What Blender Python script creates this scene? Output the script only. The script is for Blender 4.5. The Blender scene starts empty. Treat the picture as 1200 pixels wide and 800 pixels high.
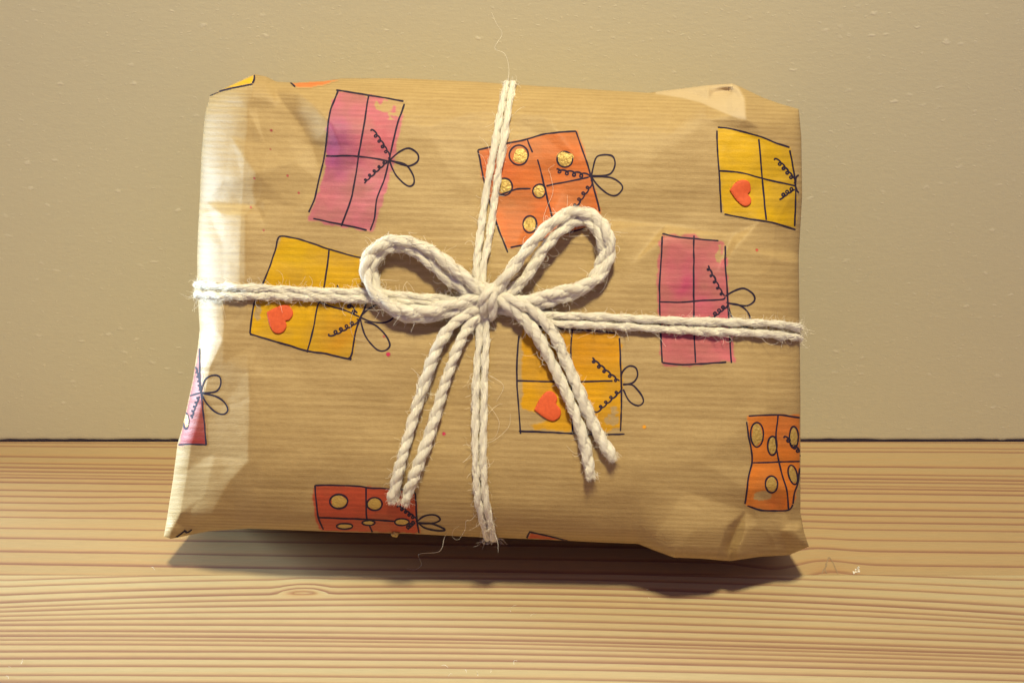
import bpy, math, random
import numpy as np
from mathutils import Vector
from mathutils.bvhtree import BVHTree
from mathutils.geometry import delaunay_2d_cdt

random.seed(7)
rng = np.random.default_rng(7)
scn = bpy.context.scene
COL = scn.collection

# ------------------------------------------------------------------ camera
PITCH = math.radians(20.0)
CAM = np.array([0.0, -0.50, 0.235])
FPX = 1287.0                      # focal length in pixels of the 1200 px wide photograph
FWD = np.array([0.0, math.cos(PITCH), -math.sin(PITCH)])
UP = np.array([0.0, math.sin(PITCH), math.cos(PITCH)])
RIGHT = np.array([1.0, 0.0, 0.0])
cd = bpy.data.cameras.new('camera')
cam = bpy.data.objects.new('camera', cd)
COL.objects.link(cam)
cam.location = CAM
cam.rotation_euler = (math.pi / 2 - PITCH, 0, 0)
cd.sensor_width = 36.0
cd.lens = 36.0 * FPX / 1200.0
cd.clip_start = 0.01
cd.clip_end = 50
scn.camera = cam

# ------------------------------------------------------------------ light
w = bpy.data.worlds.new('World')
scn.world = w
w.use_nodes = True
bg = w.node_tree.nodes['Background']
bg.inputs[0].default_value = (0.98, 0.80, 1.75, 1)
bg.inputs[1].default_value = 0.19


def area(name, loc, target, size, power, col, shape='DISK', size_y=None):
    l = bpy.data.lights.new(name, 'AREA')
    l.shape = shape
    l.size = size
    if size_y:
        l.size_y = size_y
    l.energy = power
    l.color = col
    o = bpy.data.objects.new(name, l)
    COL.objects.link(o)
    o.location = loc
    d = Vector(target) - Vector(loc)
    o.rotation_euler = d.to_track_quat('-Z', 'Y').to_euler()
    return o


lamp = area('ceiling_lamp', (0.05, -0.62, 1.24), (-0.01, -0.08, 0.10), 0.17, 3.55, (1.0, 0.90, 0.56))
lamp.data.spread = math.radians(75)       # a reflector spot: the pool of light thins out towards its rim
area('window_light', (-1.45, 0.20, 0.21), (0.0, -0.09, 0.09), 0.22, 66.0, (0.66, 0.86, 1.0), 'RECTANGLE', 0.26)

vs = scn.view_settings
vs.view_transform = 'Standard'
vs.look = 'None'
vs.gamma = 1.0
vs.use_curve_mapping = False
vs.exposure = 0.0
scn.render.resolution_x = 1024
scn.render.resolution_y = 682


# ------------------------------------------------------------------ helpers
def link(name, me, parent=None, mat=None):
    o = bpy.data.objects.new(name, me)
    COL.objects.link(o)
    if parent is not None:
        o.parent = parent
    if mat is not None:
        me.materials.append(mat)
    return o


def empty(name, loc=(0, 0, 0), parent=None):
    o = bpy.data.objects.new(name, None)
    o.empty_display_size = 0.02
    COL.objects.link(o)
    o.location = loc
    if parent is not None:
        o.parent = parent
    return o


def mesh_np(name, V, F, smooth=True):
    """V (n,3); F (m,k) all faces with k corners, or a list of such arrays"""
    Fs = F if isinstance(F, list) else [F]
    Fs = [np.asarray(f, dtype=np.int32) for f in Fs if len(f)]
    me = bpy.data.meshes.new(name)
    V = np.asarray(V, dtype=np.float32)
    me.vertices.add(len(V))
    me.vertices.foreach_set('co', V.ravel())
    loops = np.concatenate([f.ravel() for f in Fs])
    tot = np.concatenate([np.full(len(f), f.shape[1], dtype=np.int32) for f in Fs])
    start = np.concatenate([[0], np.cumsum(tot)[:-1]]).astype(np.int32)
    me.loops.add(len(loops))
    me.loops.foreach_set('vertex_index', loops.astype(np.int32))
    me.polygons.add(len(tot))
    me.polygons.foreach_set('loop_start', start)
    me.polygons.foreach_set('loop_total', tot)
    me.update(calc_edges=True)
    me.polygons.foreach_set('use_smooth', np.full(len(tot), smooth))
    me.update()
    return me


def attr(me, name, typ, data):
    a = me.attributes.new(name, typ, 'POINT')
    key = {'FLOAT': 'value', 'FLOAT_VECTOR': 'vector', 'FLOAT_COLOR': 'color'}[typ]
    a.data.foreach_set(key, np.asarray(data, dtype=np.float32).ravel())


def grid_faces(nr, nc, off=0):
    i = np.arange(nr - 1)[:, None] * nc + np.arange(nc - 1)[None, :]
    i = i.ravel() + off
    return np.stack([i, i + nc, i + nc + 1, i + 1], 1)


def srgb(r, g, b):
    f = lambda c: (c / 255 / 12.92) if c / 255 < 0.04045 else ((c / 255 + 0.055) / 1.055) ** 2.4
    return np.array([f(r), f(g), f(b)])


def smooth_noise(shape, cell, seed, octaves=1):
    """value noise raster of this (rows, cols) shape, about -1..1"""
    r = np.random.default_rng(seed)
    out = np.zeros(shape)
    amp = 1.0
    for o in range(octaves):
        cy, cx = (cell if isinstance(cell, tuple) else (cell, cell))
        cy = max(cy / 2 ** o, 1.0)
        cx = max(cx / 2 ** o, 1.0)
        gh, gw = int(shape[0] / cy) + 3, int(shape[1] / cx) + 3
        g = r.uniform(-1, 1, (gh, gw))
        y = np.arange(shape[0]) / cy
        x = np.arange(shape[1]) / cx
        y0 = y.astype(int)
        x0 = x.astype(int)
        fy = (y - y0)
        fx = (x - x0)
        fy = (fy * fy * fy * (fy * (fy * 6 - 15) + 10))[:, None]
        fx = (fx * fx * fx * (fx * (fx * 6 - 15) + 10))[None, :]
        a = g[np.ix_(y0, x0)]
        b = g[np.ix_(y0, x0 + 1)]
        c = g[np.ix_(y0 + 1, x0)]
        d = g[np.ix_(y0 + 1, x0 + 1)]
        out += amp * ((a * (1 - fx) + b * fx) * (1 - fy) + (c * (1 - fx) + d * fx) * fy)
        amp *= 0.5
    return out


def blur(a, s):
    k = int(3 * s + 1)
    x = np.arange(-k, k + 1)
    g = np.exp(-x * x / (2 * s * s))
    g /= g.sum()
    p = np.pad(a, k, mode='edge')
    p = np.apply_along_axis(lambda m: np.convolve(m, g, mode='valid'), 0, p)
    p = np.apply_along_axis(lambda m: np.convolve(m, g, mode='valid'), 1, p)
    return p


def catmull(pts, step):
    """smooth curve through pts (n,d), resampled at about this step"""
    P = np.asarray(pts, dtype=float)
    if len(P) == 2:
        n = max(2, int(np.linalg.norm(P[1] - P[0]) / step) + 1)
        t = np.linspace(0, 1, n)[:, None]
        return P[0] * (1 - t) + P[1] * t
    Q = np.vstack([2 * P[0] - P[1], P, 2 * P[-1] - P[-2]])
    out = []
    for i in range(1, len(Q) - 2):
        p0, p1, p2, p3 = Q[i - 1:i + 3]
        t = np.linspace(0, 1, 24, endpoint=False)[:, None]
        out.append(0.5 * (2 * p1 + (p2 - p0) * t + (2 * p0 - 5 * p1 + 4 * p2 - p3) * t ** 2
                          + (3 * p1 - p0 - 3 * p2 + p3) * t ** 3))
    out.append(P[-1:])
    C = np.vstack(out)
    s = np.concatenate([[0], np.cumsum(np.linalg.norm(np.diff(C, axis=0), axis=1))])
    n = max(3, int(s[-1] / step) + 1)
    t = np.linspace(0, s[-1], n)
    return np.stack([np.interp(t, s, C[:, k]) for k in range(C.shape[1])], 1)


def ray_dir(px, py):
    """direction through a photo pixel, with length 1 along the optical axis"""
    px = np.asarray(px, dtype=float)
    py = np.asarray(py, dtype=float)
    return FWD + RIGHT * ((px - 600) / FPX)[..., None] - UP * ((py - 400) / FPX)[..., None]


def to_table(px, py):
    d = ray_dir(px, py)
    t = -CAM[2] / d[..., 2]
    return CAM + d * t[..., None]


# ------------------------------------------------------------------ node helpers
class NT:
    def __init__(self, name):
        self.m = bpy.data.materials.new(name)
        self.m.use_nodes = True
        self.t = self.m.node_tree
        self.b = self.t.nodes['Principled BSDF']
        self.out = self.t.nodes['Material Output']

    def n(self, typ, ins=None, **props):
        nd = self.t.nodes.new(typ)
        for k, v in props.items():
            setattr(nd, k, v)
        for k, v in (ins or {}).items():
            if isinstance(v, bpy.types.NodeSocket):
                self.t.links.new(v, nd.inputs[k])
            else:
                nd.inputs[k].default_value = v
        return nd

    def math(self, op, a, b=None, c=None, clamp=False):
        ins = {0: a}
        if b is not None:
            ins[1] = b
        if c is not None:
            ins[2] = c
        nd = self.n('ShaderNodeMath', ins, operation=op)
        nd.use_clamp = clamp
        return nd.outputs[0]

    def mix(self, f, a, b, blend='MIX'):
        nd = self.n('ShaderNodeMix', data_type='RGBA', blend_type=blend)
        for i, v in ((0, f), (6, a), (7, b)):
            if isinstance(v, bpy.types.NodeSocket):
                self.t.links.new(v, nd.inputs[i])
            else:
                nd.inputs[i].default_value = v
        return nd.outputs[2]

    def ramp(self, f, stops):
        nd = self.n('ShaderNodeMapRange', {0: f, 1: stops[0], 2: stops[1], 3: stops[2], 4: stops[3]})
        nd.interpolation_type = 'SMOOTHSTEP'
        return nd.outputs[0]

    def noise(self, vec, scale, detail=3, rough=0.5):
        return self.n('ShaderNodeTexNoise', {'Vector': vec, 'Scale': scale, 'Detail': detail,
                                             'Roughness': rough}).outputs[0]

    def vscale(self, vec, s):
        return self.n('ShaderNodeVectorMath', {0: vec, 1: s}, operation='MULTIPLY').outputs[0]

    def set(self, **kw):
        for k, v in kw.items():
            k = k.replace('_', ' ')
            if isinstance(v, bpy.types.NodeSocket):
                self.t.links.new(v, self.b.inputs[k])
            else:
                self.b.inputs[k].default_value = v


def c4(c):
    return (float(c[0]), float(c[1]), float(c[2]), 1.0)


# ------------------------------------------------------------------ materials
def mat_kraft():
    M = NT('kraft_paper')
    uv = M.n('ShaderNodeAttribute', attribute_name='sheet').outputs['Vector']
    pa = M.n('ShaderNodeAttribute', attribute_name='paint')
    pale = M.n('ShaderNodeAttribute', attribute_name='pale').outputs['Fac']
    # gentle waviness of the ribs
    wob = M.noise(M.vscale(uv, (14, 30, 1)), 1.0, 2)
    sep = M.n('ShaderNodeSeparateXYZ', {0: uv})
    v = M.math('MULTIPLY_ADD', wob, 0.0013, sep.outputs[1])
    saw = M.math('SINE', M.math('MULTIPLY', v, 2 * math.pi / 0.00235))
    ribs = M.math('MULTIPLY', M.math('SIGN', saw), M.math('POWER', M.math('ABSOLUTE', saw), 0.6))
    fine = M.noise(M.vscale(uv, (150, 2600, 1)), 1.0, 4, 0.6)
    streak = M.noise(M.vscale(uv, (34, 500, 1)), 1.0, 3, 0.55)
    mott = M.noise(uv, 60, 4, 0.6)
    grain = M.noise(uv, 1500, 4, 0.65)
    fleck = M.noise(M.vscale(uv, (420, 900, 1)), 1.0, 3, 0.6)
    ribamt = M.ramp(M.noise(M.vscale(uv, (30, 90, 1)), 1.0, 2), (0.25, 0.75, 0.45, 1.0))
    ribc = M.math('MULTIPLY', ribs, ribamt)
    t = M.math('MULTIPLY_ADD', ribc, 0.13, 0.5)
    t = M.math('MULTIPLY_ADD', M.math('SUBTRACT', streak, 0.5), 0.55, t)
    t = M.math('MULTIPLY_ADD', M.math('SUBTRACT', fine, 0.5), 0.60, t)
    t = M.math('MULTIPLY_ADD', M.math('SUBTRACT', mott, 0.5), 0.40, t)
    t = M.math('MULTIPLY_ADD', M.math('SUBTRACT', fleck, 0.5), 0.45, t)
    t = M.math('MULTIPLY_ADD', M.math('SUBTRACT', grain, 0.5), 0.40, t, clamp=True)
    kraft = M.mix(t, c4((0.295, 0.188, 0.072)), c4((0.52, 0.372, 0.166)))
    palec = M.mix(mott, c4((0.46, 0.345, 0.19)), c4((0.56, 0.43, 0.255)))
    kraft = M.mix(pale, kraft, palec)
    # thin pigment: the ribs of the sheet still show through the colour
    shade = M.math('MULTIPLY_ADD', t, 0.55, 0.72)
    sh = M.n('ShaderNodeCombineXYZ', {0: shade, 1: shade, 2: shade}).outputs[0]
    painted = M.mix(1.0, pa.outputs['Color'], sh, 'MULTIPLY')
    col = M.mix(pa.outputs['Alpha'], kraft, painted)
    h = M.math('MULTIPLY_ADD', fine, 0.5, M.math('MULTIPLY', ribc, 0.16))
    h = M.math('MULTIPLY_ADD', fleck, 0.55, h)
    h = M.math('MULTIPLY_ADD', grain, 0.55, h)
    bump = M.n('ShaderNodeBump', {'Height': h, 'Strength': 0.55, 'Distance': 0.00022}).outputs[0]
    M.set(Base_Color=col, Roughness=0.52, Normal=bump)
    M.b.inputs['Specular IOR Level'].default_value = 0.25
    return M.m


def mat_ink():
    M = NT('ink')
    co = M.n('ShaderNodeTexCoord').outputs['Object']
    f = M.noise(co, 500, 3)
    col = M.mix(f, c4(srgb(28, 22, 40)), c4(srgb(58, 48, 66)))
    M.set(Base_Color=col, Roughness=0.7)
    M.b.inputs['Specular IOR Level'].default_value = 0.15
    return M.m


def mat_gold():
    M = NT('gold_paint')
    co = M.n('ShaderNodeTexCoord').outputs['Object']
    f = M.noise(co, 900, 3)
    col = M.mix(f, c4((0.42, 0.26, 0.05)), c4((0.62, 0.43, 0.12)))
    bump = M.n('ShaderNodeBump', {'Height': M.noise(co, 1100, 2), 'Strength': 0.8, 'Distance': 0.0006}).outputs[0]
    M.set(Base_Color=col, Roughness=0.45, Metallic=0.25, Normal=bump)
    return M.m


def mat_felt():
    M = NT('red_heart_paper')
    co = M.n('ShaderNodeTexCoord').outputs['Object']
    f = M.noise(co, 900, 4)
    col = M.mix(f, c4((0.54, 0.066, 0.014)), c4((0.78, 0.125, 0.026)))
    bump = M.n('ShaderNodeBump', {'Height': f, 'Strength': 0.4, 'Distance': 0.0002}).outputs[0]
    M.set(Base_Color=col, Roughness=0.7, Normal=bump)
    return M.m


def mat_wool(name, lo, hi, trans=0.25):
    M = NT(name)
    uv = M.n('ShaderNodeAttribute', attribute_name='ply').outputs['Vector']
    f = M.noise(M.vscale(uv, (3.0, 160, 1)), 1.0, 4, 0.65)
    g = M.noise(M.vscale(uv, (7.0, 330, 1)), 1.0, 3, 0.6)
    t = M.ramp(M.math('MULTIPLY_ADD', g, 0.5, M.math('MULTIPLY', f, 0.5)), (0.32, 0.66, 0.0, 1.0))
    col = M.mix(t, c4(lo), c4(hi))
    bump = M.n('ShaderNodeBump', {'Height': M.math('ADD', f, g), 'Strength': 0.6, 'Distance': 0.0002}).outputs[0]
    M.set(Base_Color=col, Roughness=0.8, Normal=bump)
    M.b.inputs['Specular IOR Level'].default_value = 0.2
    M.b.inputs['Sheen Weight'].default_value = 0.35
    tr = M.n('ShaderNodeBsdfTranslucent', {'Color': col})
    ms = M.n('ShaderNodeMixShader', {0: trans, 1: M.b.outputs[0], 2: tr.outputs[0]})
    M.t.links.new(ms.outputs[0], M.out.inputs[0])
    return M.m


def mat_wall():
    M = NT('painted_panel')
    co = M.n('ShaderNodeTexCoord').outputs['Object']
    st = M.n('ShaderNodeVectorMath', {0: co, 1: (1, 1, 1)}, operation='MULTIPLY').outputs[0]
    big = M.noise(M.vscale(st, (6, 6, 9)), 1.0, 3)
    fine = M.noise(M.vscale(st, (230, 230, 620)), 1.0, 4, 0.62)
    mid = M.noise(M.vscale(st, (70, 70, 150)), 1.0, 3, 0.6)
    grain = M.noise(st, 1500, 2)
    # nibs: grit dried into the paint, of all sizes, smeared by the brush
    wv = M.n('ShaderNodeVectorMath', {0: st, 1: M.vscale(M.n('ShaderNodeTexNoise', {'Vector': st, 'Scale': 260.0}).outputs['Color'], (0.0035, 0.0035, 0.0035))}, operation='ADD').outputs[0]
    nib = None
    for sc_, lo, amp in ((150.0, 0.80, 1.0), (300.0, 0.66, 0.62), (560.0, 0.58, 0.36)):
        vo = M.n('ShaderNodeTexVoronoi', {'Vector': M.vscale(wv, (1, 1, 2.1)), 'Scale': sc_})
        keep = M.ramp(M.n('ShaderNodeSeparateColor', {0: vo.outputs['Color']}).outputs[0], (lo, 1.0, 0.0, amp))
        q = M.math('MULTIPLY', M.ramp(vo.outputs['Distance'], (0.05, 0.33, 1.0, 0.0)), keep)
        nib = q if nib is None else M.math('MAXIMUM', nib, q)
    h = M.math('MULTIPLY_ADD', fine, 0.30, M.math('MULTIPLY', mid, 0.22))
    h = M.math('MULTIPLY_ADD', nib, 0.36, h)
    h = M.math('MULTIPLY_ADD', grain, 0.06, h)
    col = M.mix(big, c4((0.555, 0.500, 0.335)), c4((0.595, 0.535, 0.36)))
    col = M.mix(M.math('MULTIPLY', nib, 0.30), col, c4((0.86, 0.79, 0.62)))
    bump = M.n('ShaderNodeBump', {'Height': h, 'Strength': 0.52, 'Distance': 0.0006}).outputs[0]
    M.set(Base_Color=col, Roughness=0.48, Normal=bump)
    M.b.inputs['Specular IOR Level'].default_value = 0.35
    return M.m


def mat_wood(name, tint):
    M = NT(name)
    ph = M.n('ShaderNodeAttribute', attribute_name='ring').outputs['Fac']
    wd = M.n('ShaderNodeAttribute', attribute_name='ringwidth').outputs['Fac']   # line spacing in mm
    co = M.n('ShaderNodeTexCoord').outputs['Object']
    wob = M.noise(M.vscale(co, (28, 500, 1)), 1.0, 3)
    ph2 = M.math('MULTIPLY_ADD', M.math('SUBTRACT', wob, 0.5), 0.10, ph)
    fr = M.math('FRACT', ph2)
    idx = M.math('FLOOR', ph2)
    rnd = M.n('ShaderNodeTexWhiteNoise', {'W': idx}, noise_dimensions='1D').outputs[0]
    # latewood: darkens slowly, ends in a sharp edge; its own width differs from ring to ring
    lw = M.math('DIVIDE', M.math('MULTIPLY_ADD', rnd, 0.80, 0.95), wd)
    a = M.math('DIVIDE', M.math('SUBTRACT', 1.0, fr), lw)          # 0 at the edge, 1 a line width away
    line = M.ramp(a, (0.05, 1.65, 1.0, 0.0))
    lead = M.ramp(a, (0.0, 3.2, 1.0, 0.0))
    soft = M.ramp(M.math('DIVIDE', fr, lw), (0.0, 0.45, 1.0, 0.0))
    line = M.math('MAXIMUM', line, soft)
    big = M.noise(M.vscale(co, (5, 40, 1)), 1.0, 3)
    fib = M.noise(M.vscale(co, (110, 2400, 1)), 1.0, 4, 0.65)
    pore = M.noise(M.vscale(co, (500, 2600, 1)), 1.0, 2, 0.5)
    streak = M.noise(M.vscale(co, (9, 420, 1)), 1.0, 3, 0.6)
    early = M.mix(big, c4(np.array((0.405, 0.315, 0.183)) * tint), c4(np.array((0.485, 0.39, 0.238)) * tint))
    early = M.mix(M.math('MULTIPLY', M.ramp(streak, (0.35, 0.8, 0, 1)), 0.5), early, c4(np.array((0.49, 0.33, 0.175)) * tint))
    early = M.mix(M.math('MULTIPLY', lead, 0.45), early, c4((0.50, 0.28, 0.12)))
    lt = M.math('MULTIPLY', line, M.math('MULTIPLY_ADD', rnd, 0.32, 0.60))
    lt = M.math('MULTIPLY', lt, M.ramp(streak, (0.2, 0.6, 0.72, 1.0)))
    col = M.mix(lt, early, c4((0.225, 0.105, 0.078)))
    kn = M.n('ShaderNodeAttribute', attribute_name='knot').outputs['Fac']
    col = M.mix(kn, col, M.mix(0.35, c4((0.40, 0.215, 0.095)), col))
    fd = M.math('MULTIPLY_ADD', fib, 0.40, 0.80)
    fd = M.math('MULTIPLY', fd, M.ramp(pore, (0.70, 0.82, 1.0, 0.72)))
    fdv = M.n('ShaderNodeCombineXYZ', {0: fd, 1: fd, 2: fd}).outputs[0]
    col = M.mix(1.0, col, fdv, 'MULTIPLY')
    h = M.math('MULTIPLY_ADD', line, 0.55, M.math('MULTIPLY', fib, 0.45))
    bump = M.n('ShaderNodeBump', {'Height': h, 'Strength': 0.5, 'Distance': 0.0004}).outputs[0]
    M.set(Base_Color=col, Roughness=0.58, Normal=bump)
    M.b.inputs['Specular IOR Level'].default_value = 0.3
    return M.m


def mat_plain(name, a, b, scale=300, rough=0.7):
    M = NT(name)
    co = M.n('ShaderNodeTexCoord').outputs['Object']
    M.set(Base_Color=M.mix(M.noise(co, scale, 3), c4(a), c4(b)), Roughness=rough)
    return M.m


KRAFT = mat_kraft()
INK = mat_ink()
GOLD = mat_gold()
FELT = mat_felt()
WOOL = mat_wool('wool_yarn', (0.83, 0.75, 0.58), (0.97, 0.93, 0.81))
FIBRE = mat_plain('wool_fibre', (0.92, 0.85, 0.70), (0.97, 0.93, 0.82), 900, 0.8)
WALLM = mat_wall()
WOOD_A = mat_wood('pine_warm', np.array((0.95, 0.87, 0.76)))
WOOD_B = mat_wood('pine_pale', np.array((1.08, 1.12, 1.08)))
CRACK = mat_plain('knot_crack', (0.20, 0.135, 0.08), (0.42, 0.30, 0.18), 1300)
KNOT = mat_plain('knot_wood', (0.40, 0.24, 0.12), (0.52, 0.33, 0.17), 500)
CHIP = mat_plain('paint_chip', (0.75, 0.70, 0.60), (0.82, 0.78, 0.68), 900)

# ------------------------------------------------------------------ wall panel
def build_wall():
    V, F = [], []
    X = np.linspace(-0.48, 0.85, 1331)
    g = smooth_noise((1, len(X)), (1, 9), 3, 3)[0]
    chip = np.clip(smooth_noise((1, len(X)), (1, 5), 9, 2)[0] - 0.55, 0, 1)
    zb = 0.00070 + 0.00022 * g - 0.0012 * chip
    zb = np.maximum(zb, 0.0002)
    # bottom lip rounds off slightly, then the face runs up
    prof = [(0.0120, 0.0), (0.0010, 0.0), (0.0002, 0.0004), (0.0, 0.0014), (0.0, 0.10), (0.0, 0.95), (0.0120, 0.95)]
    for y, dz in prof:
        z = zb + dz if dz < 0.05 else np.full_like(X, dz)
        V.append(np.stack([X, np.full_like(X, y), z], 1))
    nc = len(X)
    V = np.vstack(V)
    F = grid_faces(len(prof), nc)[:, ::-1]
    # the slab that closes the gap at the back
    o = len(V)
    x0, x1, y0, y1, z0, z1 = -0.48, 0.85, 0.0122, 0.030, -0.03, 0.95
    bx = np.array([(x, y, z) for x in (x0, x1) for y in (y0, y1) for z in (z0, z1)])
    bf = np.array([(0, 1, 3, 2), (4, 6, 7, 5), (0, 4, 5, 1), (2, 3, 7, 6), (0, 2, 6, 4), (1, 5, 7, 3)]) + o
    me = mesh_np('wall', np.vstack([V, bx]), np.vstack([F, bf]), smooth=False)
    ob = link('wall', me, None, WALLM)
    ob['kind'] = 'structure'
    ob['label'] = 'beige painted panel with fine grit in the paint standing behind the parcel'
    return ob


build_wall()

# ------------------------------------------------------------------ pine boards
LA = [523.1, 536.3, 543.8, 548.8, 553.5, 556.9, 560.3, 565.9, 575.1, 582.2, 589.4, 598.2, 606.2, 618.8, 630.5, 645.5, 660.5]
RA = [529.7, 548.8, 557.8, 563.1, 567.2, 571.5, 574.7, 580.4, 589.7, 599.7, 606.6, 615.0, 623.1, 635.3, 648.8, 665.0, 681.0]
LB = [669.1, 677.6, 684.7, 694.5, 703.8, 709.5, 715.3, 720.7, 726.5, 732.5, 739.5, 745.7, 749.8, 755.0, 763.5, 772.0, 780.8, 791.0, 799.0]
MB = [664.6, 671.5, 678.5, 688.5, 696.0, 703.0, 710.4, 718.0, 727.3, 736.0, 744.4, 751.3, 754.7, 760.0, 766.7, 775.0, 784.0, 795.0, 806.0]
RB = [676.3, 685.6, 694.5, 706.3, 715.7, 722.2, 728.2, 735.0, 743.8, 751.9, 760.3, 766.3, 770.0, 774.8, 780.8, 788.5, 797.0, 808.0, 819.0]
Y_JOINT = float(to_table(np.array(900.0), np.array(673.5))[1])


def build_boards():
    root = empty('tabletop')
    root['kind'] = 'structure'
    root['label'] = 'pale pine tabletop with narrow dark grain lines'
    nx = 380
    for which in (0, 1):
        if which == 0:
            y0, y1 = Y_JOINT + 0.00006, -0.0009
            samples = [(50, LA), (1150, RA)]
        else:
            y0, y1 = -0.47, Y_JOINT - 0.00006
            samples = [(50, LB), (600, MB), (1150, RB)]
        # ring positions in world units as Y_k at each sample column
        K = len(samples[0][1])
        PX = []
        PY = []
        for px, ys in samples:
            p = to_table(np.full(K, float(px)), np.array(ys))
            PX.append(p[:, 0])
            PY.append(p[:, 1])
        PX = np.array(PX)
        PY = np.array(PY)
        # continue the rings beyond the last ones measured
        r = np.random.default_rng(20 + which)
        addn = []
        addp = []
        for k in range(6 if which == 0 else 90):
            addn.append((0.007 if which == 0 else 0.0018) + 0.0032 * r.random())
        for k in range(8 if which == 0 else 5):
            addp.append(0.003 + 0.004 * r.random())
        Yc = []                                     # (cols, rings) ordered from the back to the front
        for i in range(len(samples)):
            back = PY[i][0] + np.cumsum(addp)[::-1]
            front = PY[i][-1] - np.cumsum(addn)
            Yc.append(np.concatenate([back, PY[i], front]))
        Yc = np.array(Yc)
        nb = len(addp)
        kk = np.arange(Yc.shape[1]) - nb
        xs = PX.mean(1)
        X = np.linspace(-0.62, 0.62, nx)
        ny = 190 if which == 0 else 330
        Yg = np.linspace(y0, y1, ny)
        if which == 1:
            Yg = np.unique(np.concatenate([np.linspace(y0, -0.21, 70), np.linspace(-0.21, y1, 280)]))
            ny = len(Yg)
        ring = np.zeros((ny, nx))
        wid = np.zeros((ny, nx))
        knot = np.zeros((ny, nx))
        wav = smooth_noise((8, nx), (5, 55), 31 + which, 2)
        for j, x in enumerate(X):
            xc = np.clip(x, -0.36, 0.36)
            if which == 0:
                f = (xc - xs[0]) / (xs[1] - xs[0])
                yy = Yc[0] * (1 - f) + Yc[1] * f
            else:
                f = (xc - xs[0]) / (xs[2] - xs[0])
                yl = Yc[0] * (1 - f) + Yc[2] * f
                bow_ = Yc[1] - 0.5 * (Yc[0] + Yc[2])
                yy = yl + bow_ * np.clip(4 * f * (1 - f), -0.3, 1)
            q = Yg + 0.0004 * wav[1, j]
            # knots push the rings aside
            if which == 0:
                kx, ky = to_table(np.array(972.0), np.array(668.0))[:2]
                d = (x - kx) / 0.011
                q = q - 0.0045 * np.exp(-d * d) * np.exp(-np.maximum(Yg - ky, 0) / 0.022)
                d2 = (x - kx + 0.022) / 0.014
                knot[:, j] = 0.55 * np.exp(-((x - kx + 0.001) / 0.009) ** 2 - ((Yg - ky) / 0.009) ** 2)
                q = q + 0.0040 * np.exp(-d2 * d2) * np.exp(-np.maximum(Yg - ky, 0) / 0.02)
                lx, ly = to_table(np.array(175.0), np.array(590.0))[:2]
                d3 = (x - lx) / 0.022
                q = q - 0.0016 * np.exp(-d3 * d3) * np.exp(-((Yg - ly) / 0.010) ** 2)
            else:
                kx, ky = to_table(np.array(354.0), np.array(693.0))[:2]
                d = (x - kx) / 0.0078
                knot[:, j] = 0.85 * np.exp(-((x - kx + 0.001) / 0.0055) ** 2 - ((Yg - ky + 0.0006) / 0.0022) ** 2)
                up_ = np.exp(-np.maximum(Yg - ky, 0) / 0.0050) * (1 / (1 + np.exp(-(Yg - ky + 0.0020) / 0.0005)))
                q = q - 0.0062 * np.exp(-np.abs(d) ** 3) * up_
            ring[:, j] = np.interp(-q, -yy, kk)
            gap = -np.diff(yy)
            wid[:, j] = np.interp(-q, -(0.5 * (yy[1:] + yy[:-1])), gap) * 1000
        XX, YY = np.meshgrid(X, Yg)
        # softwood wears between its hard rings: the earlywood lies a hair lower
        ZZ = np.zeros_like(XX)
        top = np.stack([XX, YY, ZZ], -1).reshape(-1, 3)
        F = grid_faces(ny, nx)[:, ::-1]
        # thickness: a skirt down and a bottom
        idx = np.arange(ny * nx).reshape(ny, nx)
        loop = np.concatenate([idx[0, :-1], idx[:-1, -1], idx[-1, :0:-1], idx[:0:-1, 0]])
        low = top[loop].copy()
        low[:, 2] = -0.024
        o = len(top)
        n = len(loop)
        k = np.arange(n)
        k2 = (k + 1) % n
        S = np.stack([loop[k], o + k, o + k2, loop[k2]], 1)
        me = mesh_np('plank', np.vstack([top, low]), [F, S], smooth=False)
        attr(me, 'ring', 'FLOAT', np.concatenate([ring.ravel() + 40 * which, np.zeros(n)]))
        attr(me, 'ringwidth', 'FLOAT', np.concatenate([wid.ravel(), np.full(n, 3.0)]))
        attr(me, 'knot', 'FLOAT', np.concatenate([knot.ravel(), np.zeros(n)]))
        pl = link('plank', me, root, WOOD_A if which == 0 else WOOD_B)
        if which == 0:
            # the cracked knot cut off by the joint, and chips of wall paint beside it
            def flat(name, pts, width, mat, z):
                C = catmull(pts, 1.0)
                T = np.gradient(C, axis=0)
                T /= np.linalg.norm(T, axis=1)[:, None] + 1e-9
                N = np.stack([-T[:, 1], T[:, 0]], 1)
                r2 = np.random.default_rng(5)
                ww = width * (0.5 + 0.8 * r2.random(len(C)))[:, None]
                L = C + N * ww
                R = C - N * ww
                P = np.concatenate([L, R])
                W = to_table(P[:, 0], P[:, 1])
                W[:, 2] = z
                m = len(C)
                k = np.arange(m - 1)
                ff = np.stack([k, k + 1, m + k + 1, m + k], 1)
                return link(name, mesh_np(name, W, ff), pl, mat)
            flat('crack', [(971, 653), (969, 659), (968, 664), (965, 668), (963, 672)], 0.75, CRACK, 0.00018)
            flat('crack', [(972, 653), (976, 659), (979, 666), (982, 672.5)], 0.5, CRACK, 0.00020)
            flat('crack', [(968, 660), (967, 668), (969, 672)], 0.6, CRACK, 0.00024)
            r2 = np.random.default_rng(12)
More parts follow.
